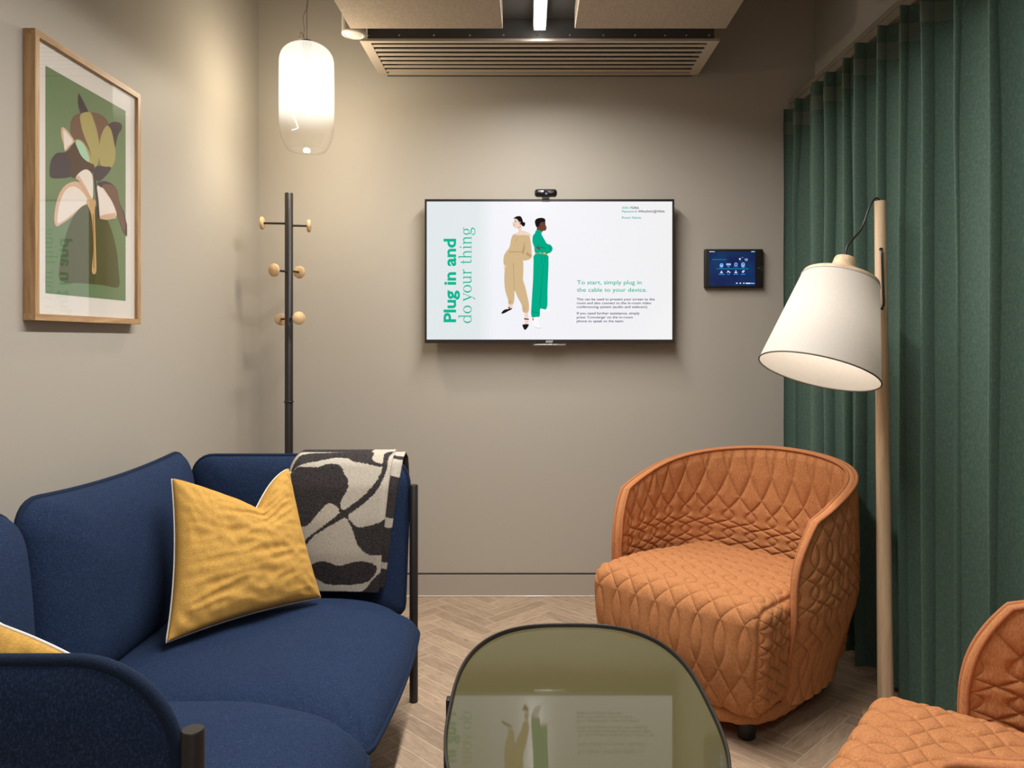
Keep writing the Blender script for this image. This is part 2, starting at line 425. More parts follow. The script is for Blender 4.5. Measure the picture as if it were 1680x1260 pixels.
# ------------------------------------------------------------------ pendant lamp
PX, PY, PB = -0.871, 2.98, 1.893
pend = thing('pendant_lamp', 'glass capsule pendant lamp fading from glowing white to clear', 'pendant lamp', (PX, PY, PB))
off = pend.location
R = 0.1045; H = 0.420
prof = []
zz = np.linspace(0, 1, 70)
for t in zz:
    z = t*H
    if t > 0.80:
        q = (t-0.80)/0.20; r = R*(1-q**2.6)**(1/2.2) if q < 1 else 0.0
    elif t < 0.25:
        q = 1-t/0.25; r = R*(1-0.25*q**2.6)-0.004*q
    else: r = R
    r = r*(0.985+0.015*math.sin(t*PI))
    prof.append((max(r, 0.012), z))
prof = [(0.064, 0.004), (0.072, 0.0)]+[(prof[0][0], 0.003)]+prof[1:]
m = MB(); m.lathe(prof, 72, (PX, PY, PB))
def opal_glass():
    m, nd, lk, p = new_mat('opal_to_clear_glass'); nd.remove(p)
    tc = N(nd, 'ShaderNodeTexCoord'); s = N(nd, 'ShaderNodeSeparateXYZ'); lk.new(tc.outputs['Object'], s.inputs[0])
    mr = N(nd, 'ShaderNodeMapRange', interpolation_type='SMOOTHERSTEP'); mr.inputs[1].default_value = 0.07; mr.inputs[2].default_value = 0.225
    lk.new(s.outputs[2], mr.inputs[0])
    tr = N(nd, 'ShaderNodeBsdfTransparent'); gl = N(nd, 'ShaderNodeBsdfGlossy'); gl.inputs['Roughness'].default_value = 0.02
    fr = fresnel2(nd, lk, 1.45)
    clear = N(nd, 'ShaderNodeMixShader'); lk.new(fr.outputs[0], clear.inputs[0]); lk.new(tr.outputs[0], clear.inputs[1]); lk.new(gl.outputs[0], clear.inputs[2])
    em = N(nd, 'ShaderNodeEmission'); em.inputs[0].default_value = (1.0, 0.93, 0.80, 1)
    # glow falls off away from the bulb inside
    g2 = N(nd, 'ShaderNodeMapRange'); g2.inputs[1].default_value = 0.25; g2.inputs[2].default_value = 0.43; g2.inputs[3].default_value = 1.6; g2.inputs[4].default_value = 0.80
    lk.new(s.outputs[2], g2.inputs[0]); lk.new(g2.outputs[0], em.inputs[1])
    df = N(nd, 'ShaderNodeBsdfTranslucent'); df.inputs[0].default_value = (0.9, 0.88, 0.84, 1)
    op = N(nd, 'ShaderNodeMixShader'); op.inputs[0].default_value = 0.62; lk.new(tr.outputs[0], op.inputs[1]); lk.new(em.outputs[0], op.inputs[2])
    mx = N(nd, 'ShaderNodeMixShader'); lk.new(mr.outputs[0], mx.inputs[0]); lk.new(clear.outputs[0], mx.inputs[1]); lk.new(op.outputs[0], mx.inputs[2])
    lk.new(mx.outputs[0], nd['Material Output'].inputs[0])
    return m
m.build('glass_shade', opal_glass(), pend, off)
m = MB(); m.lathe([(0, .002), (0.018, 0), (.014, -.004), (0, -.006)][::-1], 20, (PX, PY, PB+0.276)); m.build('bulb', emis('bulb_glow', (1, .92, .78, 1), 3), pend, off)
m = MB(); m.lathe([(0.0, H+.012), (0.018, H+.010), (0.02, H-.004), (0.012, H-.03), (0.012, 0.278), (0, .278)], 24, (PX, PY, PB)); m.build('lamp_holder', M['steel'], pend, off)
zc = PB+H
m = MB(); m.tube([(PX, PY, zc+.01), (PX, PY, CZ-0.03)], 0.0012, 6)
m.build('suspension_wire', M['steel'], pend, off)
m = MB()
cp = [(PX-.004, PY, zc+.005), (PX-.03, PY, zc+.02), (PX-.022, PY, zc+.045), (PX-.012, PY, zc+.02), (PX-.01, PY, zc+.06), (PX-.016, PY, zc+.10), (PX+.002, PY, zc+.14), (PX+.012, PY, zc+.2), (PX+.004, PY, CZ-.03)]
t = np.linspace(0, len(cp)-1, 60); cpn = np.array(cp)
m.tube(np.stack([np.interp(t, range(len(cp)), cpn[:, k]) for k in range(3)], 1), 0.0017, 6)
m.build('power_cable', simple('clear_flex', rgb(190, 176, 150), 0.3), pend, off)
m = MB(); m.lathe([(0, 0), (0.05, 0), (0.05, .03)], 32, (PX, PY, CZ-.03)); m.build('ceiling_rose', M['white_plastic'], pend, off)
pl = bpy.data.lights.new('pendant_bulb_light', 'POINT'); pl.energy = PENDANT_W; pl.color = (1.0, 0.86, 0.64); pl.shadow_soft_size = 0.032
po = bpy.data.objects.new('pendant_bulb_light', pl); C.objects.link(po); po.parent = pend; po.location = (0, 0, 0.235)

# ------------------------------------------------------------------ coat rack
RX, RY, RT = -0.985, 3.12, 1.753
rack = thing('coat_rack', 'black steel coat rack with round wooden pegs in the corner', 'coat rack', (RX, RY, 0))
off = rack.location
m = MB(); m.tube([(RX, RY, 0.02), (RX, RY, RT-.002), (RX, RY, RT)], [0.0165, 0.0165, 0.0150], 28)
m.lathe([(0.0165, -.004), (0.0195, -.003), (0.0195, .003), (0.0165, .004)], 28, (RX, RY, HC-(659-VY)/400.0)); m.build('pole', M['black'], rack, off)
m = MB(); m.lathe([(0, 0), (.165, 0), (.17, .004), (.165, .012), (.03, .018), (.018, .03)], 48, (RX, RY, 0)); m.build('base', M['black'], rack, off)
for (dx, dy, z) in ((-.105, -.012, 1.628), (.078, .012, 1.620), (-.035, -.075, 1.430), (.019, .075, 1.435), (-.057, .075, 1.238), (.064, -.078, 1.238)):
    d = Vector((dx, dy, 0)); L = d.length; d.normalize()
    m = MB(); m.tube([(RX, RY, z), (RX+dx, RY+dy, z)], 0.0045, 10)
    arm = m.build('peg_arm', M['black'], rack, off)
    q = d.to_track_quat('Z', 'Y').to_matrix()
    m = MB(); m.lathe([(0, -.006), (.022, -.006), (.0255, -.003), (.0265, 0.002), (.0245, .007), (0, .008)], 32, (RX+dx, RY+dy, z), q); m.build('peg', M['peg'], arm, off)

# ------------------------------------------------------------------ lettering
def text(txt, size, origin, parent, mat, name, ux=Vector((1, 0, 0)), uy=Vector((0, 0, 1)), bold=0.0, off=(0, 0, 0), width=None, spacing=1.0, line=1.0):
    cu = bpy.data.curves.new(name, 'FONT'); cu.body = txt; cu.size = size; cu.offset = bold; cu.space_character = spacing; cu.space_line = line
    cu.resolution_u = 3
    tmp = bpy.data.objects.new('tmp', cu); C.objects.link(tmp)
    dg = bpy.context.evaluated_depsgraph_get(); me = bpy.data.meshes.new_from_object(tmp.evaluated_get(dg))
    bpy.data.objects.remove(tmp)
    V = np.array([v.co[:] for v in me.vertices])
    k = 1.0
    if width: k = width/(V[:, 0].max()-V[:, 0].min())
    o3 = Vector(origin)-Vector(off)
    for v, c in zip(me.vertices, V):
        v.co = o3+ux*(c[0]*k)+uy*c[1]
    me.materials.clear(); me.materials.append(mat)
    o = bpy.data.objects.new(name, me); C.objects.link(o); o.parent = parent
    return o

# ------------------------------------------------------------------ television
TY = 3.345                                     # plane of the glass
def tv(px, py, d=0.0): return at(px, py, Y=TY-d)
tvt = thing('television', 'wide wall-mounted television showing two people and a plug-in message', 'television', (0.09, TY, 1.134))
off = tvt.location
p0 = tv(697, 327); p1 = tv(1106, 563)
x0, x1, zt, zb = p0.x, p1.x, p0.z, p1.z
m = MB()
m.box((x0, TY-0.004, zb+.016), (x0+.0085, TY+.03, zt)); m.box((x1-.0085, TY-0.004, zb+.016), (x1, TY+.03, zt))
m.box((x0+.0085, TY-.004, zt-.010), (x1-.0085, TY+.03, zt)); m.box((x0, TY-.006, zb), (x1, TY+.03, zb+.016))
m.build('bezel', simple('dark_gunmetal_bezel', rgb(52, 50, 50), 0.3, metal=0.4), tvt, off)
m = MB(); m.box((x0+.004, TY+.004, zb+.004), (x1-.004, TY+.035, zt-.004)); m.box((x0+.12, TY+.03, zb+.03), (x1-.12, WB-0.002, zt-.1))
m.build('rear_housing', M['gloss_black'], tvt, off)
def screen_mat():
    m, nd, lk, p = new_mat('lit_screen')
    tc = N(nd, 'ShaderNodeTexCoord'); s = N(nd, 'ShaderNodeSeparateXYZ'); lk.new(tc.outputs['Object'], s.inputs[0])
    r = N(nd, 'ShaderNodeValToRGB'); mr = N(nd, 'ShaderNodeMapRange'); mr.inputs[1].default_value = -.53; mr.inputs[2].default_value = .53
    lk.new(s.outputs[0], mr.inputs[0]); lk.new(mr.outputs[0], r.inputs[0])
    e = r.color_ramp.elements
    e[0].position = 0.20; e[0].color = rgb(227, 234, 236); e[1].position = 0.27; e[1].color = rgb(243, 244, 250)
    e2 = e.new(0.62); e2.color = rgb(244, 244, 249); e3 = e.new(1.0); e3.color = rgb(243, 243, 244)
    p.inputs['Base Color'].default_value = (0.01, 0.01, 0.01, 1); p.inputs['Roughness'].default_value = 0.15
    lk.new(r.outputs[0], p.inputs['Emission Color']); p.inputs['Emission Strength'].default_value = 0.80
    return m
m = MB(); m.box((x0+.0085, TY+.0005, zb+.016), (x1-.0085, TY+.004, zt-.010))
scr = m.build('screen', screen_mat(), tvt, off)
GREEN = emis('screen_green', rgb(20, 182, 146), .82); NAVY = emis('screen_navy', rgb(44, 38, 86), .82)
SP = 0.0008
Y_ = TY-SP
sc_ = F/Y_
def txt_h(s, px, py, wpx, hpx, mat, name='caption_text', bold=0.0):
    """baseline left at px,py; cap height hpx; total width wpx"""
    o = at(px, py, Y=Y_)
    size = hpx/sc_/0.70
    return text(s, size, o, scr, mat, name, off=off, width=wpx/sc_, bold=bold)
txt_h('To start, simply plug in', 946.5, 466.5, 106, 6.6, GREEN, 'instruction_text', 0.00022)
txt_h('the cable to your device.', 946.5, 478.7, 115, 6.6, GREEN, 'instruction_text', 0.00022)
for s, y, wd in (('This can be used to present your screen to the', 492.8, 128), ('room and also connect to the in-room video', 499, 122), ('conferencing system (audio and webcam).', 505.3, 117),
                 ('If you need further assistance, simply', 515.8, 103), ("press 'Concierge' on the in-room", 522.3, 92), ('phone to speak to the team.', 528.6, 77.5)):
    txt_h(s, 946, y, wd, 3.9, NAVY, 'body_text', 0.0002)
txt_h('WiFi:', 1020, 342.8, 12, 3.8, GREEN, 'network_text', 0.0002); txt_h('FORA', 1034, 342.8, 14, 3.8, NAVY, 'network_text', 0.0002)
txt_h('Password:', 1020, 348.6, 25.5, 3.8, GREEN, 'network_text', 0.0002); txt_h('W0nd3rfu!@W0rk', 1047, 348.6, 44, 3.8, NAVY, 'network_text', 0.0002)
txt_h('Room Name:', 1020, 358.8, 32, 3.8, GREEN, 'network_text', 0.0002)
# rotated headline, reading upwards
o_ = at(747.5, 530, Y=Y_)
text('Plug in and', 19.5/sc_/0.70, o_, scr, GREEN, 'headline_text', ux=Vector((0, 0, 1)), uy=Vector((-1, 0, 0)), bold=0.0022, off=off, width=137/sc_)
# serif second line drawn stroke by stroke; units: x-height 1, stems .12 wide, hairlines .05
def serif_line(parent):
    m = MB()
    base = at(773.5, 530, Y=Y_)-off
    S = 13.6/sc_
    def quad(a, b, wa, wb=None):
        wb = wa if wb is None else wb
        wa, wb = wa*1.1+.012, wb*1.1+.012
        a, b = np.array(a, float), np.array(b, float); d = b-a; d /= np.linalg.norm(d)+1e-9; n = np.array([-d[1], d[0]])
        return [a+n*wa/2, a-n*wa/2, b-n*wb/2, b+n*wb/2]
    def put(q, penx):
        P = []
        for (u, v) in q:
            u = u+penx; P.append((base.x-v*S, base.y, base.z+u*S))
        m.poly(P)
    def stroke(pts, ws, penx):
        for i in range(len(pts)-1): put(quad(pts[i], pts[i+1], ws[i], ws[i+1]), penx)
    def stem(x, y0, y1, penx, foot=True, head=True):
        put([(x-.065, y0), (x+.065, y0), (x+.065, y1), (x-.065, y1)], penx)
        if foot: put([(x-.20, y0), (x+.20, y0), (x+.20, y0+.045), (x-.20, y0+.045)], penx)
        if head: put(quad((x-.20, y1-.06), (x+.04, y1-.01), .05, .09), penx)
    def bowl(cx_, cy, rx, ry, penx, a0=0, a1=360, thin=.05, thick=.14):
        n = 20; pts = []; ws = []
        for i in range(n+1):
            a = math.radians(a0+(a1-a0)*i/n); pts.append((cx_+rx*math.cos(a), cy+ry*math.sin(a))); ws.append(thin+(thick-thin)*abs(math.cos(a))**1.5)
        stroke(pts, ws, penx)
    def arch(x, penx, w_=.52):
        pts = [(x, .72), (x+.12, .90), (x+.30, .97), (x+w_-.08, .90), (x+w_, .70)]
        stroke(pts, [.04, .06, .09, .12, .13], penx); put([(x+w_-.065, 0), (x+w_+.065, 0), (x+w_+.065, .72), (x+w_-.065, .72)], penx)
        put([(x+w_-.2, 0), (x+w_+.2, 0), (x+w_+.2, .045), (x+w_-.2, .045)], penx)
    p = 0.0
    def L(ch):
        nonlocal p
        if ch == 'd': bowl(.40, .48, .33, .48, p, 50, 310); stem(.76, .02, 1.55, p, False); put([(.76, 0), (.98, .03), (.98, .07), (.76, .05)], p); stroke([(.60, .86), (.72, .76)], [.05, .04], p); stroke([(.60, .10), (.72, .22)], [.05, .04], p); p += 1.06
        elif ch == 'o': bowl(.44, .48, .36, .48, p); p += .94
        elif ch == 'y':
            stroke([(.12, .97), (.46, .05)], [.13, .12], p); stroke([(.82, .97), (.46, .02), (.34, -.32), (.18, -.42)], [.05, .05, .06, .10], p)
            put([(-.04, .95), (.30, .95), (.30, 1), (-.04, 1)], p); put([(.66, .95), (.96, .95), (.96, 1), (.66, 1)], p); p += .92
        elif ch == 'u':
            stem(.22, .28, .98, p, False); stroke([(.22, .30), (.26, .10), (.42, .02), (.60, .08), (.74, .26)], [.13, .12, .09, .06, .04], p); stem(.78, 0, .98, p, False); put([(.78, 0), (1.0, .02), (1.0, .06), (.78, .05)], p); p += 1.04
        elif ch == 'r': stem(.24, 0, .98, p); stroke([(.26, .70), (.36, .90), (.50, .97), (.60, .92)], [.04, .06, .10, .15], p); p += .70
        elif ch == 't': stem(.28, .12, 1.30, p, False, False); put([(.05, .93), (.56, .93), (.56, .98), (.05, .98)], p); stroke([(.28, .15), (.36, .03), (.50, .04), (.60, .12)], [.12, .09, .06, .04], p); p += .66
        elif ch == 'h': stem(.22, 0, 1.55, p); arch(.24, p); p += 1.04
        elif ch == 'n': stem(.22, 0, .98, p); arch(.24, p); p += 1.04
        elif ch == 'i': stem(.24, 0, .98, p); put([(.24+.09*math.cos(a), 1.32+.09*math.sin(a)) for a in np.linspace(0, 2*PI, 10, endpoint=False)], p); p += .50
        elif ch == 'g':
            bowl(.40, .62, .27, .34, p, 0, 360, .05, .12); stroke([(.24, .32), (.14, .20), (.20, .08), (.44, .04), (.72, .0), (.82, -.14), (.70, -.36), (.40, -.44), (.14, -.36), (.08, -.20), (.20, -.04)], [.05, .06, .08, .10, .11, .11, .08, .06, .08, .09, .05], p)
            stroke([(.60, .86), (.74, .97), (.86, .94)], [.05, .06, .10], p); p += .92
        else: p += .42
    for ch in 'do your thing': L(ch)
    tot = p
    o = m.build('headline_text', GREEN, parent)
    k = (157.5/sc_)/(tot*S)
    for v in o.data.vertices: v.co.z = base.z+(v.co.z-base.z)*k
    return o
serif_line(scr)

def paint(name, polys, parent, conv, off, step=0.0, plane=None):
    """flat printed picture: layers of outlines, each with its own ink"""
    m = MB(); mats = []; keys = {}
    for i, (col, pts) in enumerate(polys):
        if col not in keys: keys[col] = len(mats); mats.append(conv[1](col))
        m.m = keys[col]; m.poly([conv[0](x, y, i*step) for x, y in pts])
    return m.build(name, mats, parent, off)
emis_cache = {}
def emc(c):
    if c not in emis_cache: emis_cache[c] = emis('screen_ink', rgb(*c), .82)
    return emis_cache[c]
def ring(cx_, cy, r, n=14): return [(cx_+r*math.cos(t), cy+r*math.sin(t)) for t in np.linspace(0, 2*PI, n, endpoint=False)]
def smooth_poly(pts, n=4):
    P = np.array(pts, float); out = []; L = len(P)
    for i in range(L):
        p0, p1, p2, p3 = P[i-1], P[i], P[(i+1) % L], P[(i+2) % L]
        for k in range(n):
            t = k/n; out.append(0.5*((2*p1)+(-p0+p2)*t+(2*p0-5*p1+4*p2-p3)*t*t+(-p0+3*p1-3*p2+p3)*t**3))
    return [tuple(q) for q in out]
def c6(x, y, d): return at(690+x/5.04, 320+y/5.04, Y=Y_-0.0002-d)
conv = (c6, emc)
BE, BE2, SK1, SK2, BK, WH, GR, GR2 = (212, 184, 140), (186, 156, 112), (244, 214, 196), (112, 66, 52), (28, 24, 28), (250, 250, 250), (6, 172, 136), (4, 148, 116)
S_ = smooth_poly
paint('picture_figure', [
    (SK1, S_([(800, 268), (832, 262), (836, 290), (872, 302), (902, 318), (905, 345), (780, 345), (775, 322), (806, 306), (808, 285)])),
    (SK1, S_([(778, 200), (800, 182), (828, 200), (832, 250), (806, 272), (778, 272), (765, 250), (762, 235), (770, 225)])),
    (BK, S_([(768, 196), (790, 178), (825, 175), (842, 200), (848, 222), (864, 228), (862, 252), (846, 260), (834, 246), (818, 238), (808, 212), (790, 196)])),
    ((60, 44, 42), S_([(776, 222), (784, 218), (792, 222), (784, 225)], 2)), ((70, 50, 44), [(772, 213), (780, 208), (794, 211), (794, 213), (780, 211)]),
    ((196, 104, 100), S_([(766, 250), (772, 246), (780, 249), (772, 254)], 2)), ((224, 178, 156), [(762, 232), (766, 222), (768, 238), (772, 241), (764, 242)]),
    ((226, 182, 162), S_([(816, 222), (824, 220), (826, 234), (819, 238)], 2)), ((226, 186, 166), [(800, 270), (832, 252), (834, 262), (808, 278)]), ((200, 170, 96), ring(822, 258, 3.2, 8)),
    (SK1, [(688, 580), (700, 585), (698, 625), (690, 620)]),
    (SK1, [(722, 940), (728, 905), (762, 895), (765, 905), (752, 945)]),
    (SK1, [(858, 960), (888, 960), (893, 1060), (862, 1075)]),
    (BE, S_([(770, 325), (800, 332), (850, 330), (888, 335), (902, 345), (914, 410), (918, 470), (920, 512), (900, 532), (868, 542), (848, 540), (830, 528), (770, 480), (735, 495), (718, 520), (705, 575), (688, 575), (686, 520), (700, 480), (735, 430), (750, 360)])),
    (BE, S_([(734, 470), (830, 470), (848, 545), (850, 620), (848, 700), (866, 760), (884, 840), (896, 905), (890, 968), (846, 966), (836, 910), (800, 840), (778, 790), (776, 850), (766, 900), (728, 902), (722, 860), (700, 790), (692, 700), (696, 620), (708, 560)])),
    (BE2, [(764, 560), (769, 560), (778, 780), (774, 800)]), (BE2, [(733, 466), (838, 466), (838, 473), (733, 475)]),
    (BE2, [(838, 470), (852, 420), (858, 380), (862, 440), (850, 500)]), (BE2, [(786, 388), (796, 350), (798, 352), (790, 390)]),
    (BE2, [(855, 935), (858, 905), (862, 960), (858, 965)]), (BE2, [(736, 893), (742, 855), (746, 895)]), (BE2, [(880, 470), (915, 500), (905, 515), (870, 490)]),
    (BK, S_([(668, 974), (690, 950), (715, 943), (742, 940), (758, 932), (752, 945), (720, 962), (690, 978), (670, 980)])), (BK, [(722, 925), (735, 925), (745, 942), (738, 946)]),
    (BK, S_([(843, 1072), (868, 1068), (894, 1070), (888, 1090), (868, 1114), (858, 1112), (846, 1090)])), (BK, [(856, 1018), (896, 1024), (896, 1032), (856, 1028)]),
], scr, conv, off, 0.00003)
paint('picture_figure', [
    (WH, S_([(918, 1008), (960, 990), (978, 1050), (994, 1095), (975, 1104), (945, 1088), (925, 1050)])),
    (WH, S_([(990, 940), (1040, 934), (1072, 952), (1050, 964), (992, 958)])), ((214, 60, 70), [(921, 1015), (934, 1022), (936, 1040), (926, 1034)]),
    ((214, 212, 216), [(945, 1088), (975, 1100), (994, 1092), (994, 1098), (975, 1106), (943, 1092)]),
    (SK2, S_([(966, 240), (972, 212), (1000, 206), (1028, 210), (1032, 245), (1042, 268), (1034, 292), (1010, 298), (1000, 312), (962, 300)])),
    (BK, S_([(946, 215), (962, 195), (1000, 188), (1028, 198), (1030, 222), (1005, 222), (985, 240), (975, 262), (958, 264), (948, 240)])),
    ((30, 18, 16), S_([(1016, 240), (1024, 236), (1031, 239), (1024, 243)], 2)), ((28, 18, 16), [(1012, 231), (1022, 226), (1033, 230), (1033, 233), (1022, 229)]),
    ((150, 72, 70), S_([(1026, 271), (1034, 267), (1040, 270), (1034, 276)], 2)), ((88, 50, 40), S_([(982, 248), (990, 246), (991, 262), (985, 264)], 2)),
    ((138, 86, 68), [(1034, 246), (1041, 264), (1034, 262)]), ((84, 48, 38), [(968, 286), (1002, 292), (1000, 304), (964, 298)]),
    (GR, S_([(958, 290), (1000, 298), (1000, 322), (1020, 360), (1044, 400), (1075, 412), (1092, 440), (1082, 468), (1056, 482), (1000, 476), (948, 476), (940, 430), (926, 390), (928, 340), (945, 316)])),
    (SK2, S_([(958, 425), (985, 435), (992, 452), (975, 448), (960, 438)])),
    (GR2, [(958, 412), (962, 410), (1040, 440), (1040, 446), (990, 436)]), (GR2, [(1060, 425), (1080, 440), (1070, 462), (1066, 440)]), (GR2, [(1000, 472), (1060, 478), (1050, 486), (1000, 482)]),
    ((168, 140, 84), [(948, 476), (1044, 482), (1046, 497), (948, 490)]), ((220, 190, 120), [(1016, 474), (1032, 476), (1032, 502), (1014, 498)]),
    (GR, S_([(944, 492), (1046, 495), (1058, 540), (1056, 640), (1050, 780), (1044, 936), (990, 940), (986, 1000), (955, 1008), (916, 1000), (920, 860), (930, 700), (934, 560)])),
    (GR2, [(1012, 560), (1016, 560), (1002, 760), (988, 940), (986, 998), (984, 900), (998, 740)]), (GR2, [(918, 960), (984, 972), (984, 978), (918, 968)]),
    (GR2, [(1000, 500), (1004, 500), (1000, 560), (996, 560)]), (GR2, [(1024, 500), (1028, 500), (1030, 560), (1026, 560)]),
], scr, conv, off, 0.00003)
o_ = tv(895.5, 562.2, 0.0066)
text('SONY', 3.6/373/0.70, o_, tvt, emis('logo_white', rgb(225, 225, 225), 0.7), 'logo_text', off=off, width=12/373, bold=0.0004)
m = MB(); a = tv(875, 564.5); b = tv(928, 567)
m.box((a.x, TY-.004, b.z), (b.x, TY+.004, a.z), 0.0015); m.build('indicator_bar', M['steel'], tvt, off)
# webcam
a = at(877, 310.5, Y=3.335); b = at(914, 323.5, Y=3.335)
wc = thing('webcam', 'small black bar-shaped webcam perched on top of the television', 'webcam', ((a.x+b.x)/2, 3.335, b.z))
m = MB(); m.box((a.x, 3.32, b.z), (b.x, 3.348, a.z), 0.0135); m.build('body', M['gloss_black'], wc, wc.location)
m = MB(); Mx = Matrix.Rotation(PI/2, 4, 'X')
m.lathe([(0.0115, -.0005), (.0115, .003), (.009, .004), (.008, .002), (0.0, .003)], 28, ((a.x+b.x)/2, 3.3195, (a.z+b.z)/2), Mx); m.build('lens', simple('lens_glass', rgb(40, 44, 56), 0.08), wc, wc.location)
m = MB()
for dx in (.018, .026): m.lathe([(.0022, 0), (.0022, .001), (0, .0012)], 10, ((a.x+b.x)/2+dx, 3.3195, (a.z+b.z)/2), Mx)
m.build('indicator', simple('webcam_dots', rgb(150, 150, 155), .3), wc, wc.location)
m = MB(); m.box(((a.x+b.x)/2-.016, 3.330, zt-.002+0.002), ((a.x+b.x)/2+.016, 3.37, b.z+.003), 0.0)
m.box(((a.x+b.x)/2-.016, 3.336, zt-.012), ((a.x+b.x)/2+.016, 3.3405, zt+.002)); m.build('clip', M['black'], wc, wc.location)

# ------------------------------------------------------------------ wall tablet
a = at(1156, 408.5, Y=3.395); b = at(1252.5, 472.5, Y=3.395)
tb = thing('wall_tablet', 'black touch tablet in a wall dock showing a dark blue menu', 'tablet', ((a.x+b.x)/2, 3.41, b.z))
off = tb.location
m = MB(); m.box((a.x, 3.394, b.z), (b.x, WB-0.001, a.z), 0.006); m.build('case', M['black'], tb, off)
def t6(x, y, d=0.0): return at(1130+x/11.457, 390+y/11.457, Y=3.3935-d)
m = MB(); q0, q1 = t6(385, 262), t6(1250, 905)
m.box((q0.x, 3.3925, q1.z), (q1.x, 3.3945, q0.z))
def tab_mat():
    m, nd, lk, p = new_mat('tablet_blue_screen')
    tc = N(nd, 'ShaderNodeTexCoord'); n = N(nd, 'ShaderNodeTexNoise'); n.inputs['Scale'].default_value = 12
    lk.new(tc.outputs['Object'], n.inputs['Vector'])
    r = N(nd, 'ShaderNodeValToRGB'); r.color_ramp.elements[0].position = .35; r.color_ramp.elements[1].position = .7
    r.color_ramp.elements[0].color = rgb(2, 22, 74); r.color_ramp.elements[1].color = rgb(4, 52, 100)
    lk.new(n.outputs['Fac'], r.inputs[0]); lk.new(r.outputs[0], p.inputs['Emission Color']); p.inputs['Emission Strength'].default_value = 0.76
    p.inputs['Base Color'].default_value = (.01, .01, .02, 1); p.inputs['Roughness'].default_value = .3
    return m
tscr = m.build('screen', tab_mat(), tb, off)
def rc(x0, y0, x1, y1): return [(x0, y0), (x1, y0), (x1, y1), (x0, y1)]
LB, MBL, PW, TL_ = (150, 190, 250), (60, 130, 210), (225, 230, 250), (30, 120, 170)
conv2 = (lambda x, y, d: t6(x, y, 0.0015+d), emc)
paint('menu_icons', [
    (PW, rc(390, 255, 430, 270)), (PW, rc(436, 257, 488, 269)), (PW, rc(1175, 254, 1220, 267)), ((90, 220, 200), rc(1224, 252, 1248, 268)),
    (TL_, rc(440, 404, 520, 418)), (TL_, rc(526, 404, 610, 418)), (TL_, rc(616, 404, 705, 418)),
    ((250, 250, 190), ring(960, 400, 16)), (MBL, rc(985, 366, 1028, 380)), (MBL, rc(955, 422, 995, 430)), (PW, rc(1050, 398, 1110, 409)), (PW, rc(1058, 426, 1105, 434)),
    (MBL, ring(616, 530, 38)), (LB, ring(616, 512, 32)), (MBL, ring(616, 503, 14)), (LB, rc(590, 540, 640, 550)),
    (LB, rc(705, 482, 790, 520)), (LB, rc(725, 540, 768, 549)), (LB, ring(886, 500, 33)), ((10, 60, 130), rc(866, 485, 906, 512)), (MBL, rc(845, 538, 930, 552)),
    (MBL, ring(1020, 530, 38)), (LB, ring(1020, 500, 36)), ((40, 90, 170), rc(1000, 484, 1040, 504)), (LB, rc(992, 540, 1046, 550)),
    (TL_, rc(525, 575, 1122, 592)),
    (PW, [(586, 665), (616, 615), (644, 665)]), ((10, 40, 100), [(606, 652), (616, 636), (626, 652)]), (MBL, rc(560, 680, 676, 696)),
    (PW, [(712, 665), (735, 615), (790, 655), (765, 662), (745, 640)]), (MBL, rc(725, 680, 774, 695)),
    (PW, [(856, 665), (886, 608), (914, 665)]), ((10, 40, 100), ring(886, 640, 9)), (MBL, rc(840, 680, 932, 695)),
    (PW, [(995, 640), (1020, 615), (1050, 612), (1044, 640), (1018, 665)]), ((10, 40, 100), ring(1020, 640, 8)), (MBL, rc(978, 680, 1064, 695)),
    (PW, [(882, 854), (903, 842), (925, 854), (903, 868)]), (PW, [(948, 854), (968, 842), (990, 854), (968, 868)]), (PW, [(1015, 854), (1036, 842), (1056, 854), (1036, 868)]),
    (PW, rc(1072, 846, 1150, 868)), (LB, rc(1150, 848, 1238, 866))], tscr, conv2, off, 0.00002)
m = MB(); q0, q1 = t6(1362, 525), t6(1380, 625); m.box((q0.x, 3.3925, q1.z), (q1.x, 3.3945, q0.z), 0); m.build('dock_button', simple('grey_button', rgb(60, 60, 60), .4), tb, off)
m = MB(); q = t6(1318, 570); m.lathe([(.0025, -.001), (.0025, .001), (0, .0012)], 12, (q.x, 3.3935, q.z), Mx); m.build('sensor_dot', simple('dot_grey', rgb(120, 120, 120), .3), tb, off)

# ------------------------------------------------------------------ framed print on the left wall
FX = -1.186
fy0, fy1, fz0, fz1 = 1.827, 2.324, 1.198, 1.900
pic = thing('framed_print', 'oak-framed green print of an abstract flower on the left wall', 'picture', (WL, (fy0+fy1)/2, fz0))
off = pic.location
fw = 0.016
m = MB()
m.box((WL+.001, fy0, fz0+fw), (FX, fy0+fw, fz1-fw)); m.build('frame_side', M['oak'], pic, off)
m = MB(); m.box((WL+.001, fy1-fw, fz0+fw), (FX, fy1, fz1-fw)); m.build('frame_side', M['oak'], pic, off)
m = MB(); m.box((WL+.001, fy0, fz0), (FX, fy1, fz0+fw)); m.build('frame_rail', M['oak_h'], pic, off)
m = MB(); m.box((WL+.001, fy0, fz1-fw), (FX, fy1, fz1)); m.build('frame_rail', M['oak_h'], pic, off)
m = MB(); m.box((WL+.001, fy0+fw, fz0+fw), (FX-.011, fy1-fw, fz1-fw)); m.build('mount_board', simple('white_mount_board', rgb(226, 220, 212), .8), pic, off)
PXP = FX-.0105
def pc(x, y, d=0.0):
    q = at(x/2.25, y/2.25, X=PXP+d); return q
ink_cache = {}
def ink(c):
    if c not in ink_cache: ink_cache[c] = simple('print_ink', rgb(*c), .7, spec=.2)
    return ink_cache[c]
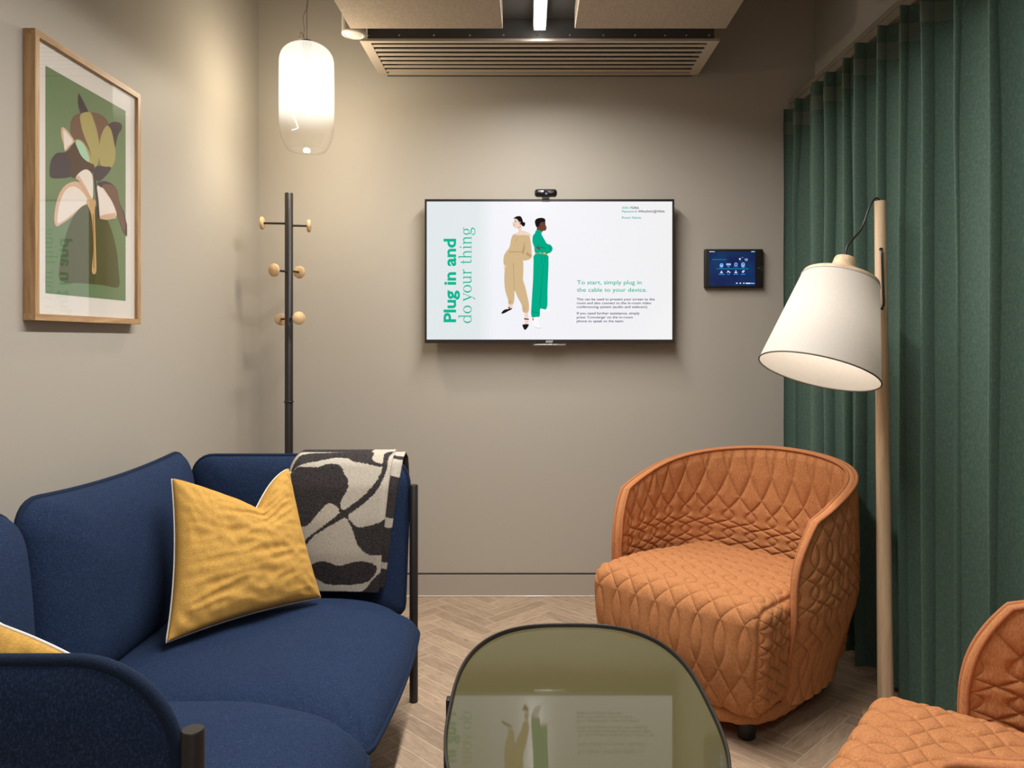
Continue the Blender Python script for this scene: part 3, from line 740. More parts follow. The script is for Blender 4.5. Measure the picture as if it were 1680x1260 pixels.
G0, AUB, BRN, BRD, OLV, CRM, PNK, PCH, MNT, OG, TAN = (110, 132, 92), (64, 50, 58), (116, 82, 66), (78, 54, 38), (172, 160, 98), (232, 222, 212), (216, 178, 150), (226, 190, 158), (168, 208, 178), (84, 84, 44), (208, 172, 122)
y0a, y1a = 1.8827, 2.256
za, zb_ = 1.8295, 1.2665
art = MB(); art.poly([(PXP, y0a, zb_), (PXP, y1a, zb_), (PXP, y1a, za), (PXP, y0a, za)])
sheet = art.build('print_sheet', ink(G0), pic, off)
conv3 = (lambda x, y, d: pc(x, y, 0.0003+d), ink)
paint('flower_print', [
    (OG, S_([(222, 1035), (224, 960), (240, 880), (265, 810), (300, 765), (330, 752), (370, 775), (405, 830), (430, 920), (438, 1000), (438, 1060), (380, 1052), (300, 1045)], 3)),
    (PNK, S_([(208, 835), (200, 805), (210, 740), (235, 690), (275, 670), (310, 685), (340, 735), (350, 760), (330, 752), (300, 765), (265, 800), (230, 825)])),
    (CRM, S_([(212, 820), (218, 760), (240, 705), (270, 688), (300, 705), (325, 745), (300, 762), (255, 800), (225, 820)])),
    (PNK, S_([(228, 470), (245, 478), (262, 500), (275, 522), (258, 540), (240, 558), (234, 530), (226, 500)])), (CRM, S_([(234, 480), (250, 495), (268, 522), (250, 540), (240, 552), (236, 515)])),
    (AUB, [(290, 343), (302, 362), (328, 415), (312, 420), (297, 422), (288, 380)]),
    (BRN, S_([(262, 455), (278, 425), (320, 415), (360, 418), (388, 435), (400, 460), (378, 500), (370, 560), (360, 610), (330, 600), (300, 560), (275, 520), (262, 490)])),
    (OLV, S_([(298, 422), (330, 414), (345, 440), (362, 500), (368, 560), (360, 608), (345, 608), (330, 550), (310, 500), (298, 455)])),
    (AUB, S_([(398, 463), (420, 450), (445, 455), (450, 475), (435, 500), (425, 545), (415, 520), (405, 490)])),
    (OLV, S_([(370, 605), (366, 560), (372, 505), (392, 465), (408, 475), (418, 510), (426, 560), (422, 600), (405, 622), (385, 615)])),
    (AUB, S_([(360, 612), (385, 615), (410, 618), (395, 645), (365, 670), (350, 655), (348, 630)])),
    (AUB, S_([(190, 655), (184, 630), (190, 590), (210, 565), (240, 562), (262, 545), (278, 525), (290, 570), (280, 640), (250, 655), (220, 658)])),
    (BRD, S_([(248, 572), (278, 522), (300, 545), (330, 590), (345, 608), (340, 640), (310, 628), (280, 655), (262, 650), (262, 600)])),
    (OLV, S_([(276, 520), (300, 518), (325, 550), (340, 590), (338, 605), (300, 570)])), (MNT, S_([(280, 524), (298, 522), (318, 550), (330, 598), (300, 575)])),
    (CRM, S_([(280, 655), (300, 632), (322, 626), (340, 645), (344, 690), (340, 735), (320, 700), (295, 670)])), (PNK, [(280, 655), (290, 645), (320, 695), (340, 735), (325, 722), (300, 680)]),
    (CRM, S_([(358, 690), (375, 690), (400, 720), (425, 770), (428, 800), (395, 810), (366, 800), (358, 750)])), (PNK, [(366, 798), (395, 790), (426, 785), (428, 806), (395, 812), (370, 808)]),
    (AUB, S_([(358, 676), (385, 668), (415, 680), (435, 710), (440, 760), (420, 740), (395, 700), (370, 690)])),
    (BRN, S_([(378, 684), (412, 682), (435, 712), (445, 765), (466, 820), (468, 872), (450, 840), (430, 780), (415, 745), (395, 715)])),
    (AUB, [(440, 745), (458, 785), (469, 830), (469, 874), (460, 860), (464, 820)]),
    (AUB, [(342, 610), (348, 610), (356, 680), (364, 740), (368, 804), (362, 804), (356, 740), (350, 680)]),
    (TAN, S_([(320, 742), (352, 740), (350, 780), (352, 850), (354, 930), (355, 1004), (339, 1003), (344, 930), (342, 850), (336, 790)])),
    ((168, 124, 74), [(342, 790), (346, 790), (349, 990), (345, 990)]),
], sheet, conv3, off, 0.00004)
m = MB(); m.box((FX-.0065, fy0+fw, fz0+fw), (FX-.005, fy1-fw, fz1-fw)); m.build('glass_pane', pane_material('picture_glass', ior=1.4), pic, off)

# ------------------------------------------------------------------ sofa
SX, SY = -0.72, 1.66
sofa = thing('sofa', 'blue wool two-seat sofa with black posts against the left wall', 'sofa', (SX, SY, 0))
off = sofa.location
def bound(th, W, H, rs):
    """distance to a rounded rectangle's edge in direction th; rs = radii (++ , -+, --, +-)"""
    c, s = math.cos(th), math.sin(th)
    r = rs[0] if c >= 0 and s >= 0 else rs[1] if c < 0 and s >= 0 else rs[2] if c < 0 else rs[3]
    ac, as_ = abs(c), abs(s)
    t = min(W/2/ac if ac > 1e-9 else 9e9, H/2/as_ if as_ > 1e-9 else 9e9)
    x, y = t*ac, t*as_
    cx_, cy = W/2-r, H/2-r
    if x > cx_ and y > cy:
        b_ = cx_*ac+cy*as_; t = b_+math.sqrt(max(0, b_*b_-(cx_*cx_+cy*cy-r*r)))
    return t
def puff(name, pname, W, H, rs, Tf, Tb, warp, mat, pmat, parent, off, n=56, ex=4.0, pr=0.007, wr=0.0, seed=0.0, sag=None, box=None):
    """stuffed panel in local (x across, y up, z out of the front), edge piping as a child"""
    s = np.sin(np.linspace(-PI/2, PI/2, n+1)*0.995)/math.sin(PI/2*0.995)
    Sx, Ty = np.meshgrid(s, s, indexing='ij')
    r = np.maximum(abs(Sx), abs(Ty)); th = np.arctan2(Ty*H, Sx*W)
    B = np.vectorize(lambda t: bound(t, W, H, rs))(th)
    x, y = np.cos(th)*B*r, np.sin(th)*B*r
    prof = np.sqrt(np.clip(1-r**ex, 0, 1))*(0.72+0.28*np.sqrt(np.clip((1-Sx**2)*(1-Ty**2), 0, 1)))
    if box: prof = np.sqrt(np.clip(1-np.abs(Sx)**box[0], 0, 1))*np.sqrt(np.clip(1-np.abs(Ty)**box[1], 0, 1))*(0.92+0.08*(1-Ty**2))
    m = MB()
    for T, sg in ((Tf, 1), (Tb, -1)):
        z = sg*T*prof
        P = np.stack([x, y, z], -1)
        if wr: P[..., 2] += sg*wr*vnoise(P, 9.0, seed)*prof
        if sag is not None and sg > 0: P = sag(P, Sx, Ty)
        Wp = warp(P)
        m.grid(Wp, flip=(sg < 0))
    o = m.build(name, mat, parent, off); weld(o, 2e-5)
    ths = []
    th_ = np.linspace(0, 2*PI, 180, endpoint=False)
    E = np.array([[math.cos(t)*bound(t, W, H, rs), math.sin(t)*bound(t, W, H, rs), 0] for t in th_])
    mp = MB(); mp.tube(warp(E[None])[0], pr, 8, closed=True); mp.build(pname, pmat, o, off)
    return o

# back cushions stand along X = -1.09, facing +X
def warp_back(yc, zc, lean=0.10, bow=0.0):
    def w_(P):
        x, y, z = P[..., 0], P[..., 1], P[..., 2]
        Q = np.zeros(P.shape)
        Q[..., 1] = yc+x
        Q[..., 2] = zc+y+z*lean+0.02*(x/0.4)**2*(y > 0)
        Q[..., 0] = -1.075-(y)*lean+z-bow*(x/0.4)**2
        return Q
    return w_
puff('back_cushion', 'piping', 0.80, 0.46, (.075, .075, .05, .05), 0.085, 0.045, warp_back(2.02, 0.555), M['blue'], M['blue_pipe'], sofa, off, wr=0.004, seed=1)
puff('back_cushion', 'piping', 0.72, 0.46, (.075, .075, .05, .05), 0.105, 0.045, warp_back(1.25, 0.552), M['blue'], M['blue_pipe'], sofa, off, wr=0.004, seed=5)
# arm panels close the two ends
def warp_arm(y0, zc, xc, sg, lean=0.02):
    def w_(P):
        x, y, z = P[..., 0], P[..., 1], P[..., 2]
        Q = np.zeros(P.shape)
        Q[..., 0] = xc+x+y*0.03
        Q[..., 2] = zc+y
        Q[..., 1] = y0-sg*z+sg*y*0.05
        return Q
    return w_
puff('arm_cushion', 'piping', 0.69, 0.50, (.095, .06, .05, .03), 0.065, 0.035, warp_arm(2.425, 0.53, -0.735, 1), M['blue'], M['blue_pipe'], sofa, off, wr=0.003, seed=8)
puff('arm_cushion', 'piping', 0.68, 0.50, (.125, .06, .05, .05), 0.065, 0.035, warp_arm(0.915, 0.520, -0.763, -1), M['blue'], M['blue_pipe'], sofa, off, wr=0.003, seed=9, pr=0.0085)
# seats
def warp_seat(xc, yc, z0):
    def w_(P):
        x, y, z = P[..., 0], P[..., 1], P[..., 2]
        Q = np.zeros(P.shape)
        Q[..., 0] = xc+x+0.02*np.clip(x/0.3, 0, 1)*(1-(y/0.38)**2)
        Q[..., 1] = yc+y
        Q[..., 2] = z0+z
        return Q
    return w_
puff('seat_cushion', 'piping', 0.76, 0.76, (.10, .05, .05, .035), 0.120, 0.03, warp_seat(-0.720, 1.985, 0.272), M['blue'], M['blue_pipe'], sofa, off, box=(3.2, 7.0), wr=0.004, seed=12, n=64)
puff('seat_cushion', 'piping', 0.76, 0.66, (.035, .05, .05, .10), 0.165, 0.03, warp_seat(-0.720, 1.27, 0.280), M['blue'], M['blue_pipe'], sofa, off, box=(3.2, 8.0), wr=0.004, seed=14, n=64)
for (x, y, zt_) in ((-0.367, 2.42, 0.69), (-0.398, 0.90, 0.69), (-1.13, 2.44, 0.66), (-1.13, 0.89, 0.66)):
    m = MB(); m.tube([(x, y, 0), (x, y, zt_-.002), (x, y, zt_)], [.0135, .0135, .012], 24); m.build('post', M['black'], sofa, off)
m = MB()
for y in (1.0, 1.62, 2.32): m.tube([(-0.42, y, 0.235), (-1.12, y, 0.235)], 0.011, 10)
m.tube([(-0.43, 0.90, 0.235), (-0.43, 2.42, 0.235)], 0.011, 10); m.tube([(-1.12, 0.90, 0.235), (-1.12, 2.42, 0.235)], 0.011, 10)
for x in (-0.367, -1.13): m.tube([(x, 2.42, 0.235), (x-.06, 2.42, 0.235)], 0.011, 10)
m.tube([(-0.398, 0.90, 0.235), (-0.45, 0.90, 0.235)], 0.011, 10)
m.build('base_frame', M['black'], sofa, off)

# ------------------------------------------------------------------ throw pillows
def pillow(name, label, BL, BR, TR, TL, T, dip, dips, seed, pipe=True, bulge=1.0):
    BL, BR, TR, TL = [np.array(v, float) for v in (BL, BR, TR, TL)]
    root = thing(name, label, 'cushion', tuple((BL+BR)/2))
    n = 90
    s = np.sin(np.linspace(-PI/2, PI/2, n+1)); A, B = np.meshgrid(s, s, indexing='ij')
    nrm = np.cross(BR-BL, TL-BL); nrm /= np.linalg.norm(nrm)
    def surf(a, b, sg):
        a2 = a*(1-0.07*(1-b**2)); b2 = b*(1-0.055*(1-a**2)*(b < 0))
        tent = np.where(a < dips, (a+1)/(dips+1), (1-a)/(1-dips)); d = dip*(tent**1.15-0.12*np.sin(tent*PI)*(a > dips))*np.clip((b+0.45)/1.45, 0, 1)**2.2
        u, v = (a2+1)/2, (b2+1)/2
        P = ((1-u)*(1-v))[..., None]*BL+(u*(1-v))[..., None]*BR+(u*v)[..., None]*TR+((1-u)*v)[..., None]*TL
        up = ((TL+TR)-(BL+BR)); up /= np.linalg.norm(up)
        P = P-d[..., None]*up
        th = T*np.sqrt(np.clip((1-a**2), 0, 1))**0.85*np.sqrt(np.clip((1-b**2), 0, 1))**0.85
        th = th*(1-0.45*np.exp(-((a-dips)/0.22)**2)*np.clip((b-0.1)/0.9, 0, 1))
        q = np.stack([a*2.2, b*7.0, np.full_like(a, seed)], -1)
        q2 = np.stack([a*6.0+b*2, b*3.0, np.full_like(a, seed+9)], -1)
        edge = np.clip(1-np.maximum(abs(a), abs(b))**8, 0, 1)
        wr = 0.0055*(1-np.abs(vnoise(q, 1.0))*2.2)+0.003*(1-np.abs(vnoise(q2, 1.3))*2.2)
        corner = 0.004*np.sin((a+b*sg)*26+3*a)*np.clip(np.abs(a)*np.abs(b)-.35, 0, 1)*2
        return P+(sg*(th+(wr+corner)*edge))[..., None]*nrm
    m = MB(); m.grid(surf(A, B, 1.0)); m.grid(surf(A, B, -1.0), flip=True)
    o = m.build('cover', M['yellow'], root, root.location); weld(o, 3e-5)
    t = np.linspace(-1, 1, 50)[:-1]
    a = np.concatenate([t, np.ones(49), -t, -np.ones(49)]); b = np.concatenate([-np.ones(49), t, np.ones(49), -t])
    E = surf(a[:, None], b[:, None], 0.0)[:, 0]-nrm*0.006
    mp = MB(); mp.tube(E, 0.0026, 6, closed=True); p = mp.build('piping', M['white_pipe'], root, root.location); p['label'] = 'white piping cord'
    return root
pillow('throw_pillow', 'square mustard linen cushion with chopped top leaning beside the patterned throw',
       (-0.885, 1.86, .412), (-0.600, 2.195, .408), (-0.722, 2.285, .764), (-0.965, 2.06, .775), 0.062, 0.115, 0.30, 3.0)
pillow('throw_pillow', 'mustard linen cushion mostly hidden behind the near blue arm of the sofa',
       (-1.00, 1.17, .452), (-0.66, 1.05, .452), (-0.668, 1.10, .692), (-0.985, 1.20, .795), 0.050, 0.012, 0.2, 7.0)

# ------------------------------------------------------------------ patterned throw
def sdf(px, py, poly):
    P = np.array(poly, float); Q = np.roll(P, -1, 0); best = np.full(px.shape, 1e9); inside = np.zeros(px.shape, bool)
    for (x1_, y1_), (x2_, y2_) in zip(P, Q):
        ex, ey = x2_-x1_, y2_-y1_; wx, wy = px-x1_, py-y1_
        t = np.clip((wx*ex+wy*ey)/(ex*ex+ey*ey+1e-9), 0, 1)
        best = np.minimum(best, (wx-ex*t)**2+(wy-ey*t)**2)
        c = (y1_ > py) != (y2_ > py)
        with np.errstate(divide='ignore', invalid='ignore'): xi = (x2_-x1_)*(py-y1_)/(y2_-y1_+1e-12)+x1_
        inside ^= c & (px < xi)
    return np.where(inside, 1, -1)*np.sqrt(best)
SHAPES = [S_(s, 3) for s in (
    [(60, 200), (75, 150), (110, 108), (240, 95), (415, 86), (425, 135), (450, 160), (485, 166), (484, 180), (440, 174), (390, 162), (345, 155), (320, 140), (290, 132), (240, 135), (190, 150), (120, 165), (75, 188)],
    [(72, 192), (130, 180), (185, 180), (230, 165), (275, 168), (300, 190), (310, 215), (328, 240), (330, 275), (312, 310), (298, 345), (310, 372), (318, 392), (300, 385), (288, 358), (265, 345), (240, 345), (215, 370), (190, 400), (160, 435), (120, 445), (60, 440), (55, 300)],
    [(100, 570), (145, 505), (200, 460), (260, 415), (310, 375), (370, 335), (420, 290), (460, 240), (478, 180), (475, 120), (490, 90), (515, 84), (510, 105), (500, 130), (495, 200), (470, 270), (430, 320), (370, 370), (310, 410), (240, 450), (170, 500), (110, 590)],
    [(300, 366), (325, 382), (350, 420), (380, 445), (430, 440), (475, 425), (520, 410), (520, 560), (470, 570), (430, 568), (400, 545), (375, 510), (360, 460), (335, 415), (300, 388)],
    [(150, 640), (190, 605), (240, 600), (300, 620), (350, 605), (410, 598), (455, 612), (465, 635), (440, 680), (400, 700), (340, 710), (260, 710), (225, 700), (180, 670)],
    [(200, 780), (240, 752), (300, 740), (400, 735), (440, 690), (470, 655), (520, 650), (520, 790)])]
def throw():
    root = thing('throw_blanket', 'black and cream patterned wool throw draped over the far sofa arm', 'blanket', (-0.59, 2.40, 0.42))
    m = MB(); inkv = []
    # profile of the drape: front hem, up, over the arm, down the back
    def layer(xl_t, xl_b, xr_t, xr_b, dy, zbot, seed, kind):
        prof = [(2.318+dy, zbot), (2.312+dy, .50), (2.318+dy, .60), (2.336+dy, .70), (2.366+dy, .765), (2.398+dy, .790-dy*.3), (2.440, .797-dy*.3), (2.478, .775), (2.498, .72), (2.508, .60), (2.512, .50)]
        prof = np.array(prof); L = np.concatenate([[0], np.cumsum(np.linalg.norm(np.diff(prof, axis=0), axis=1))])
        nv, nu = 240, 130
        v = np.linspace(0, L[-1], nv); yy = np.interp(v, L, prof[:, 0]); zz_ = np.interp(v, L, prof[:, 1])
        for _ in range(14): yy[1:-1] = (yy[:-2]+2*yy[1:-1]+yy[2:])/4; zz_[1:-1] = (zz_[:-2]+2*zz_[1:-1]+zz_[2:])/4
        k = np.clip((zz_-zbot)/(0.79-zbot), 0, 1); k = np.where(v > L[5], 1, k)
        xl = xl_b+(xl_t-xl_b)*k; xr = xr_b+(xr_t-xr_b)*k
        u = np.linspace(0, 1, nu)
        X = xl[None]+(xr-xl)[None]*u[:, None]; Yv = np.repeat(yy[None], nu, 0); Zv = np.repeat(zz_[None], nu, 0)
        Yv = Yv+0.008*vnoise(np.stack([X*6, Zv*2, np.full_like(X, seed)], -1), 1.0)*np.clip(1-k, .15, 1)[None]
        rnd = np.clip((1-u)/0.05, 0, 1)[:, None]; Yv = Yv+0.010*(1-rnd)**2       # folded right edge turns back
        rl = np.clip(u/0.10, 0, 1)[:, None]; Zv = Zv-0.03*(1-rl)**2*(Zv > .74)
        Zv = Zv-0.014*(u[:, None]-1)*-1*0+0.006*np.sin(u*PI)[:, None]*np.clip((.52-zz_)/.1, 0, 1)[None]
        m.grid(np.stack([X, Yv, Zv], -1), flip=False)
        # pattern, laid out on the flat cloth
        vflat = v; zf = zbot+vflat                              # flat height of the cloth
        zf = np.where(zf > .82, .82+(.82-zf)*-1, zf)
        s_ = F/2.33
        Xp = (X-(xl-xl_t)[None]*0)
        gx = ((VX+Xp*s_)-450)*2.74; gy = ((VY-(np.minimum(zf, 1.2)[None]+Xp*0-HC)*s_)-700)*2.74
        zlim = 0.805
        if kind == 0:
            d = np.max([sdf(gx, gy, s) for s in SHAPES], axis=0)
            gyb = gy; d2 = np.maximum(sdf(gx, gyb, [(60, -400), (300, -400), (330, -100), (420, 30), (415, 90), (60, 110)]), d); d = np.where(gy < 90, d2, d)
        else:
            bands = [(112, 136), (222, 412), (455, 618), (648, 800), (-300, 60)]
            d = np.max([np.minimum(gy-a_-(gx-500)*.3, b_-gy+(gx-500)*.3) for a_, b_ in bands], axis=0)
        inkv.append(d.reshape(-1))
    layer(-0.745, -0.735, -0.428, -0.462, 0.0, .380, 2.0, 0)
    layer(-0.735, -0.725, -0.398, -0.450, 0.026, .386, 2.0, 1)
    o = m.build('blanket', None_mat(), root, root.location)
    a = o.data.attributes.new('ink', 'FLOAT', 'POINT'); a.data.foreach_set('value', np.concatenate(inkv))
    md = o.modifiers.new('thick', 'SOLIDIFY'); md.thickness = 0.009; md.offset = 0
    return root
def None_mat():
    m, nd, lk, p = new_mat('black_cream_boiled_wool')
    at_ = N(nd, 'ShaderNodeAttribute', attribute_name='ink')
    tc = N(nd, 'ShaderNodeTexCoord'); n = N(nd, 'ShaderNodeTexNoise'); n.inputs['Scale'].default_value = 160; n.inputs['Detail'].default_value = 4
    lk.new(tc.outputs['Object'], n.inputs['Vector'])
    a1 = N(nd, 'ShaderNodeMath', operation='MULTIPLY_ADD'); lk.new(n.outputs['Fac'], a1.inputs[0]); a1.inputs[1].default_value = 16.0; lk.new(at_.outputs['Fac'], a1.inputs[2])
    mr = N(nd, 'ShaderNodeMapRange'); mr.inputs[1].default_value = 6.0; mr.inputs[2].default_value = 10.0; lk.new(a1.outputs[0], mr.inputs[0])
    n2 = N(nd, 'ShaderNodeTexNoise'); n2.inputs['Scale'].default_value = 260; n2.inputs['Detail'].default_value = 5; n2.inputs['Roughness'].default_value = .8
    lk.new(tc.outputs['Object'], n2.inputs['Vector'])
    r1 = N(nd, 'ShaderNodeValToRGB'); r1.color_ramp.elements[0].position = .35; r1.color_ramp.elements[1].position = .7
    r1.color_ramp.elements[0].color = rgb(178, 170, 156); r1.color_ramp.elements[1].color = rgb(222, 214, 200)
    r2 = N(nd, 'ShaderNodeValToRGB'); r2.color_ramp.elements[0].position = .4; r2.color_ramp.elements[1].position = .75
    r2.color_ramp.elements[0].color = rgb(40, 37, 38); r2.color_ramp.elements[1].color = rgb(96, 90, 90)
    lk.new(n2.outputs['Fac'], r1.inputs[0]); lk.new(n2.outputs['Fac'], r2.inputs[0])
    mx = N(nd, 'ShaderNodeMix', data_type='RGBA'); lk.new(mr.outputs[0], mx.inputs[0]); lk.new(r1.outputs[0], mx.inputs[6]); lk.new(r2.outputs[0], mx.inputs[7])
    lk.new(mx.outputs[2], p.inputs['Base Color']); p.inputs['Roughness'].default_value = .95; p.inputs['Specular IOR Level'].default_value = .1
    b = N(nd, 'ShaderNodeBump'); b.inputs['Strength'].default_value = .7; b.inputs['Distance'].default_value = .003
    lk.new(n2.outputs['Fac'], b.inputs['Height']); lk.new(b.outputs['Normal'], p.inputs['Normal'])
    return m
throw()

# ------------------------------------------------------------------ quilted armchairs
def quilted(name, base, amp, w):
    m = base.copy(); m.name = name; nd, lk = m.node_tree.nodes, m.node_tree.links
    p = nd['Principled BSDF']; b0 = [n for n in nd if n.type == 'BUMP'][0]
    def mt(op, a, b=None):
        n = N(nd, 'ShaderNodeMath', operation=op)
        for i, v in enumerate((a, b)):
            if v is None: continue
            if isinstance(v, (int, float)): n.inputs[i].default_value = v
            else: lk.new(v, n.inputs[i])
        return n.outputs[0]
    u = N(nd, 'ShaderNodeAttribute', attribute_name='seam_u').outputs['Fac']; ph = N(nd, 'ShaderNodeAttribute', attribute_name='seam_phase').outputs['Fac']
    s_ = mt('MULTIPLY', mt('SINE', ph), amp); ds = []
    for f in (mt('ADD', u, s_), mt('SUBTRACT', u, s_)):
        ds.append(mt('ABSOLUTE', mt('SUBTRACT', mt('FRACT', mt('ADD', f, 0.5)), 0.5)))
    d = mt('MULTIPLY', mt('MINIMUM', *ds), w/0.0026)
    h = mt('SUBTRACT', 1.0, mt('EXPONENT', mt('MULTIPLY', d, -1.0)))
    b = N(nd, 'ShaderNodeBump'); b.inputs['Strength'].default_value = 0.75; b.inputs['Distance'].default_value = 0.003
    lk.new(h, b.inputs['Height']); lk.new(b0.outputs['Normal'], b.inputs['Normal']); lk.new(b.outputs['Normal'], p.inputs['Normal'])
    return m
def set_seams(o, U, PH):
    n = len(o.data.vertices)
    for nm, A, dflt in (('seam_u', U, .25), ('seam_phase', PH, 0.0)):
        v = np.full(n, dflt); A = np.concatenate([np.ravel(q) for q in A]); v[:len(A)] = A
        a = o.data.attributes.new(nm, 'FLOAT', 'POINT'); a.data.foreach_set('value', v)
def quilt(u, phi, amp=0.8, w=0.075, depth=0.007, tight=0.0075):
    """height of the quilting: u in stitches, phi phase of the crossing wave seams"""
    s = amp*np.sin(phi)
    slope = 1.0
    d = np.full(np.broadcast(u, phi).shape, 9.0)
    for f in (u+s, u-s):
        q = f-np.round(f); d = np.minimum(d, np.abs(q)*w)
    return depth*(1-np.exp(-(d/tight)))*(0.75+0.25*np.minimum(1, d/(0.3*w)))
def phase(v, per):
    """integrate 2 pi / period(v)"""
    t = np.linspace(v.min(), v.max(), 2000); g_ = np.concatenate([[0], np.cumsum(2*PI/per((t[1:]+t[:-1])/2)*np.diff(t))])
    return np.interp(v, t, g_)
def armchair_parts(root):
    AX, AY, TH = 0.364, 0.375, 0.021
    Amax = math.radians(124)
    def ztop(a): return 0.752-0.150*np.abs(a/Amax)**1.75
    def Ah(h): return Amax*(1-0.10*np.clip((h-.55)/.45, 0, 1)**3.6)
    ne = 2.5
    def plan(a, inset, z):
        sx, cy = np.sin(a), np.cos(a)
        k = 0.80+0.20*sstep(z, 0.06, 0.40)
        k = k-0.02*sstep(z, .5, .78)
        r = (np.abs(sx/AX)**ne+np.abs(cy/AY)**ne)**(-1/ne)*k-inset
        return np.stack([sx*r, cy*r], -1)
    zb = 0.085
    nu, nh = 460, 170
    S = np.linspace(-1, 1, nu); Hh = np.linspace(0, 1, nh)
    def sheet(inset, z0, sgn, per, w, amp, depth, wrk):
        s, h = np.meshgrid(S, Hh, indexing='ij')
        hh = (z0-zb)/(ztop(0)-zb)+h*(1-(z0-zb)/(ztop(0)-zb)) if z0 > zb else h
        a = s*Ah(hh); z = zb+(ztop(a)-zb)*hh
        P2 = plan(a, inset, z)
        u = a*0.40/w
        v = z+0.02*np.cos(a*2)
        e = np.minimum(np.minimum(1-np.abs(s), 1-h)*14, 1)
        seams[0].append(u); seams[1].append(phase(v, per))
        q = quilt(u, phase(v, per), amp, w, depth)*np.clip(e, 0, 1)
        if wrk: q = q+wrk*vnoise(np.stack([s*26, h*5+s*6, np.full_like(s, sgn*3.0)], -1), 1.0)*np.exp(-((h-.55)/.3)**2)*np.clip((np.abs(s)-0.0)*3, .3, 1)
        n = P2/np.linalg.norm(P2, axis=-1, keepdims=True)
        P2 = P2+n*(sgn*q)[..., None]
        return np.concatenate([P2, z[..., None]], -1)
    seams = ([], [])
    outer = sheet(0.0, zb, 1, lambda v: 0.16+0.5*np.abs((v-.40)/.35)**1.5, 0.075, 0.75, 0.006, 0.001)
    inner = sheet(TH, 0.33, -1, lambda v: 0.13+0.65*sstep(v, .48, .62), 0.090, 0.7, 0.008, 0.004)
    m = MB(); m.grid(outer, flip=True)
    m.grid(inner)
    # rounded rim and front ends between outer and inner skins
    def bridge(A, B, push):
        k = np.linspace(0, PI, 7)
        c = (A+B)/2; hgt = np.linalg.norm(A-B, axis=-1, keepdims=True)/2
        return np.stack([c+(A-c)*math.cos(t)+push*hgt*math.sin(t)*0.7 for t in k], 1)
    up = np.zeros((nu, 3)); up[:, 2] = 1
    # parameters match at the top row
    def cdir(sg):
        d = np.array([-sg*abs(math.sin(0.9))*0.6, -0.8, 1.0]); return d/np.linalg.norm(d)
    wS = np.clip((np.abs(S)-0.96)/0.04, 0, 1)[:, None]
    up = up*(1-wS)+np.where(S[:, None] < 0, cdir(-1)[None], cdir(1)[None])*wS
    m.grid(bridge(outer[:, -1], inner[:, -1], up))
    for idx, sg in ((0, -1), (-1, 1)):
        A = outer[idx]; Bz = np.stack([np.interp(A[:, 2], inner[idx][:, 2], inner[idx][:, k]) for k in range(3)], -1)
        low = A[:, 2] < inner[idx][0, 2]
        if low.any():
            # continue the inner skin downwards
            pa = plan(np.full(A.shape[0], sg*Amax), TH, A[:, 2]); Bz[low, 0] = pa[low, 0]; Bz[low, 1] = pa[low, 1]; Bz[low, 2] = A[low, 2]
        tdir = np.array([-sg*abs(math.sin(0.9))*0.6, -0.8, 0.0])
        wH = np.clip((Hh-0.93)/0.07, 0, 1)[:, None]
        m.grid(bridge(A, Bz, tdir[None]*(1-wH)+cdir(sg)[None]*wH), flip=(sg < 0))
    sh = m.build('backrest_shell', quilted('quilted_orange_shell', M['orange'], 0.75, 0.08), root); set_seams(sh, *seams)
    # piping round the outer and inner edge of the shell
    for skin, r_, o_ in ((outer, .0055, .003), (inner, .0042, .002)):
        left = skin[0]; top = skin[:, -1]; right = skin[-1][::-1]
        path = np.concatenate([left[:-1:3], top[::4], right[1::3]])
        p2 = path.copy(); ln = np.linalg.norm(p2[:, :2], axis=1, keepdims=True); p2[:, :2] *= 1+(o_ if skin is outer else -o_)/ln
        p2[:, 2] += 0.003
        mp = MB(); mp.tube(p2, r_, 8); mp.build('piping', M['orange_pipe'], sh)
    # seat: rounded block, quilted
    lo, hi = np.array([-0.302, -0.372, 0.095]), np.array([0.302, 0.27, 0.425])
    V, Fc = rounded_box(lo, hi, 0.050, 9, sub=0.0036)
    c = (lo+hi)/2
    q = np.clip(V, lo+.05, hi-.05); nr = V-q; nr /= np.linalg.norm(nr, axis=1, keepdims=True)+1e-9
    x, y, z = V.T
    front = np.clip(-nr[:, 1], 0, 1); top = np.clip(nr[:, 2], 0, 1); side = np.abs(nr[:, 0])
    # distance along the profile: up the front, then back over the top
    prof = np.where(z < .375, z-.095, 0.28+0.05*np.arctan2(np.clip(z-.375, 0, 1), np.clip(-.335-y, 1e-6, 1))*1.0)
    prof = np.where((y > -.335) & (z >= .375), 0.28+0.0785+(y+.335), prof)
    per = lambda v: np.where(v < .26, 0.52, 0.52-0.32*sstep(v, .26, .40))
    ph = phase(prof, per)+2.2
    qd = quilt(x/0.073, ph, 0.75, 0.073, 0.0058, 0.0062)
    qs = quilt(y/0.055, phase(z, lambda v: 0.14+0*v), 0.75, 0.055, 0.006, 0.006)
    qq = np.where(side > .72, qs, qd)
    seam = np.exp(-((side-.72)/.10)**2)
    V = V+nr*(qq*(1-seam)-0.003*seam)[:, None]
    # crown on top, belly at the front, narrower foot
    V[:, 2] -= top*0.035*sstep(y, -.22, .22)
    crown = 0.010*(1-(x/.302)**2)*np.clip(1-((y+.05)/.34)**2, 0, 1)*top
    V[:, 2] += crown
    V[:, 1] -= 0.018*np.sin(np.clip((z-.095)/.33, 0, 1)*PI)*front*(1-(x/.32)**2)
    foot = 1-0.10*(1-sstep(z, .09, .34)); V[:, 0] *= foot; V[:, 1] = np.where(y < 0, V[:, 1]*(1-0.07*(1-sstep(z, .09, .30))), V[:, 1])
    m = MB(); m.add(V, Fc); st = m.build('seat', quilted('quilted_orange_seat', M['orange'], 0.75, 0.07), root)
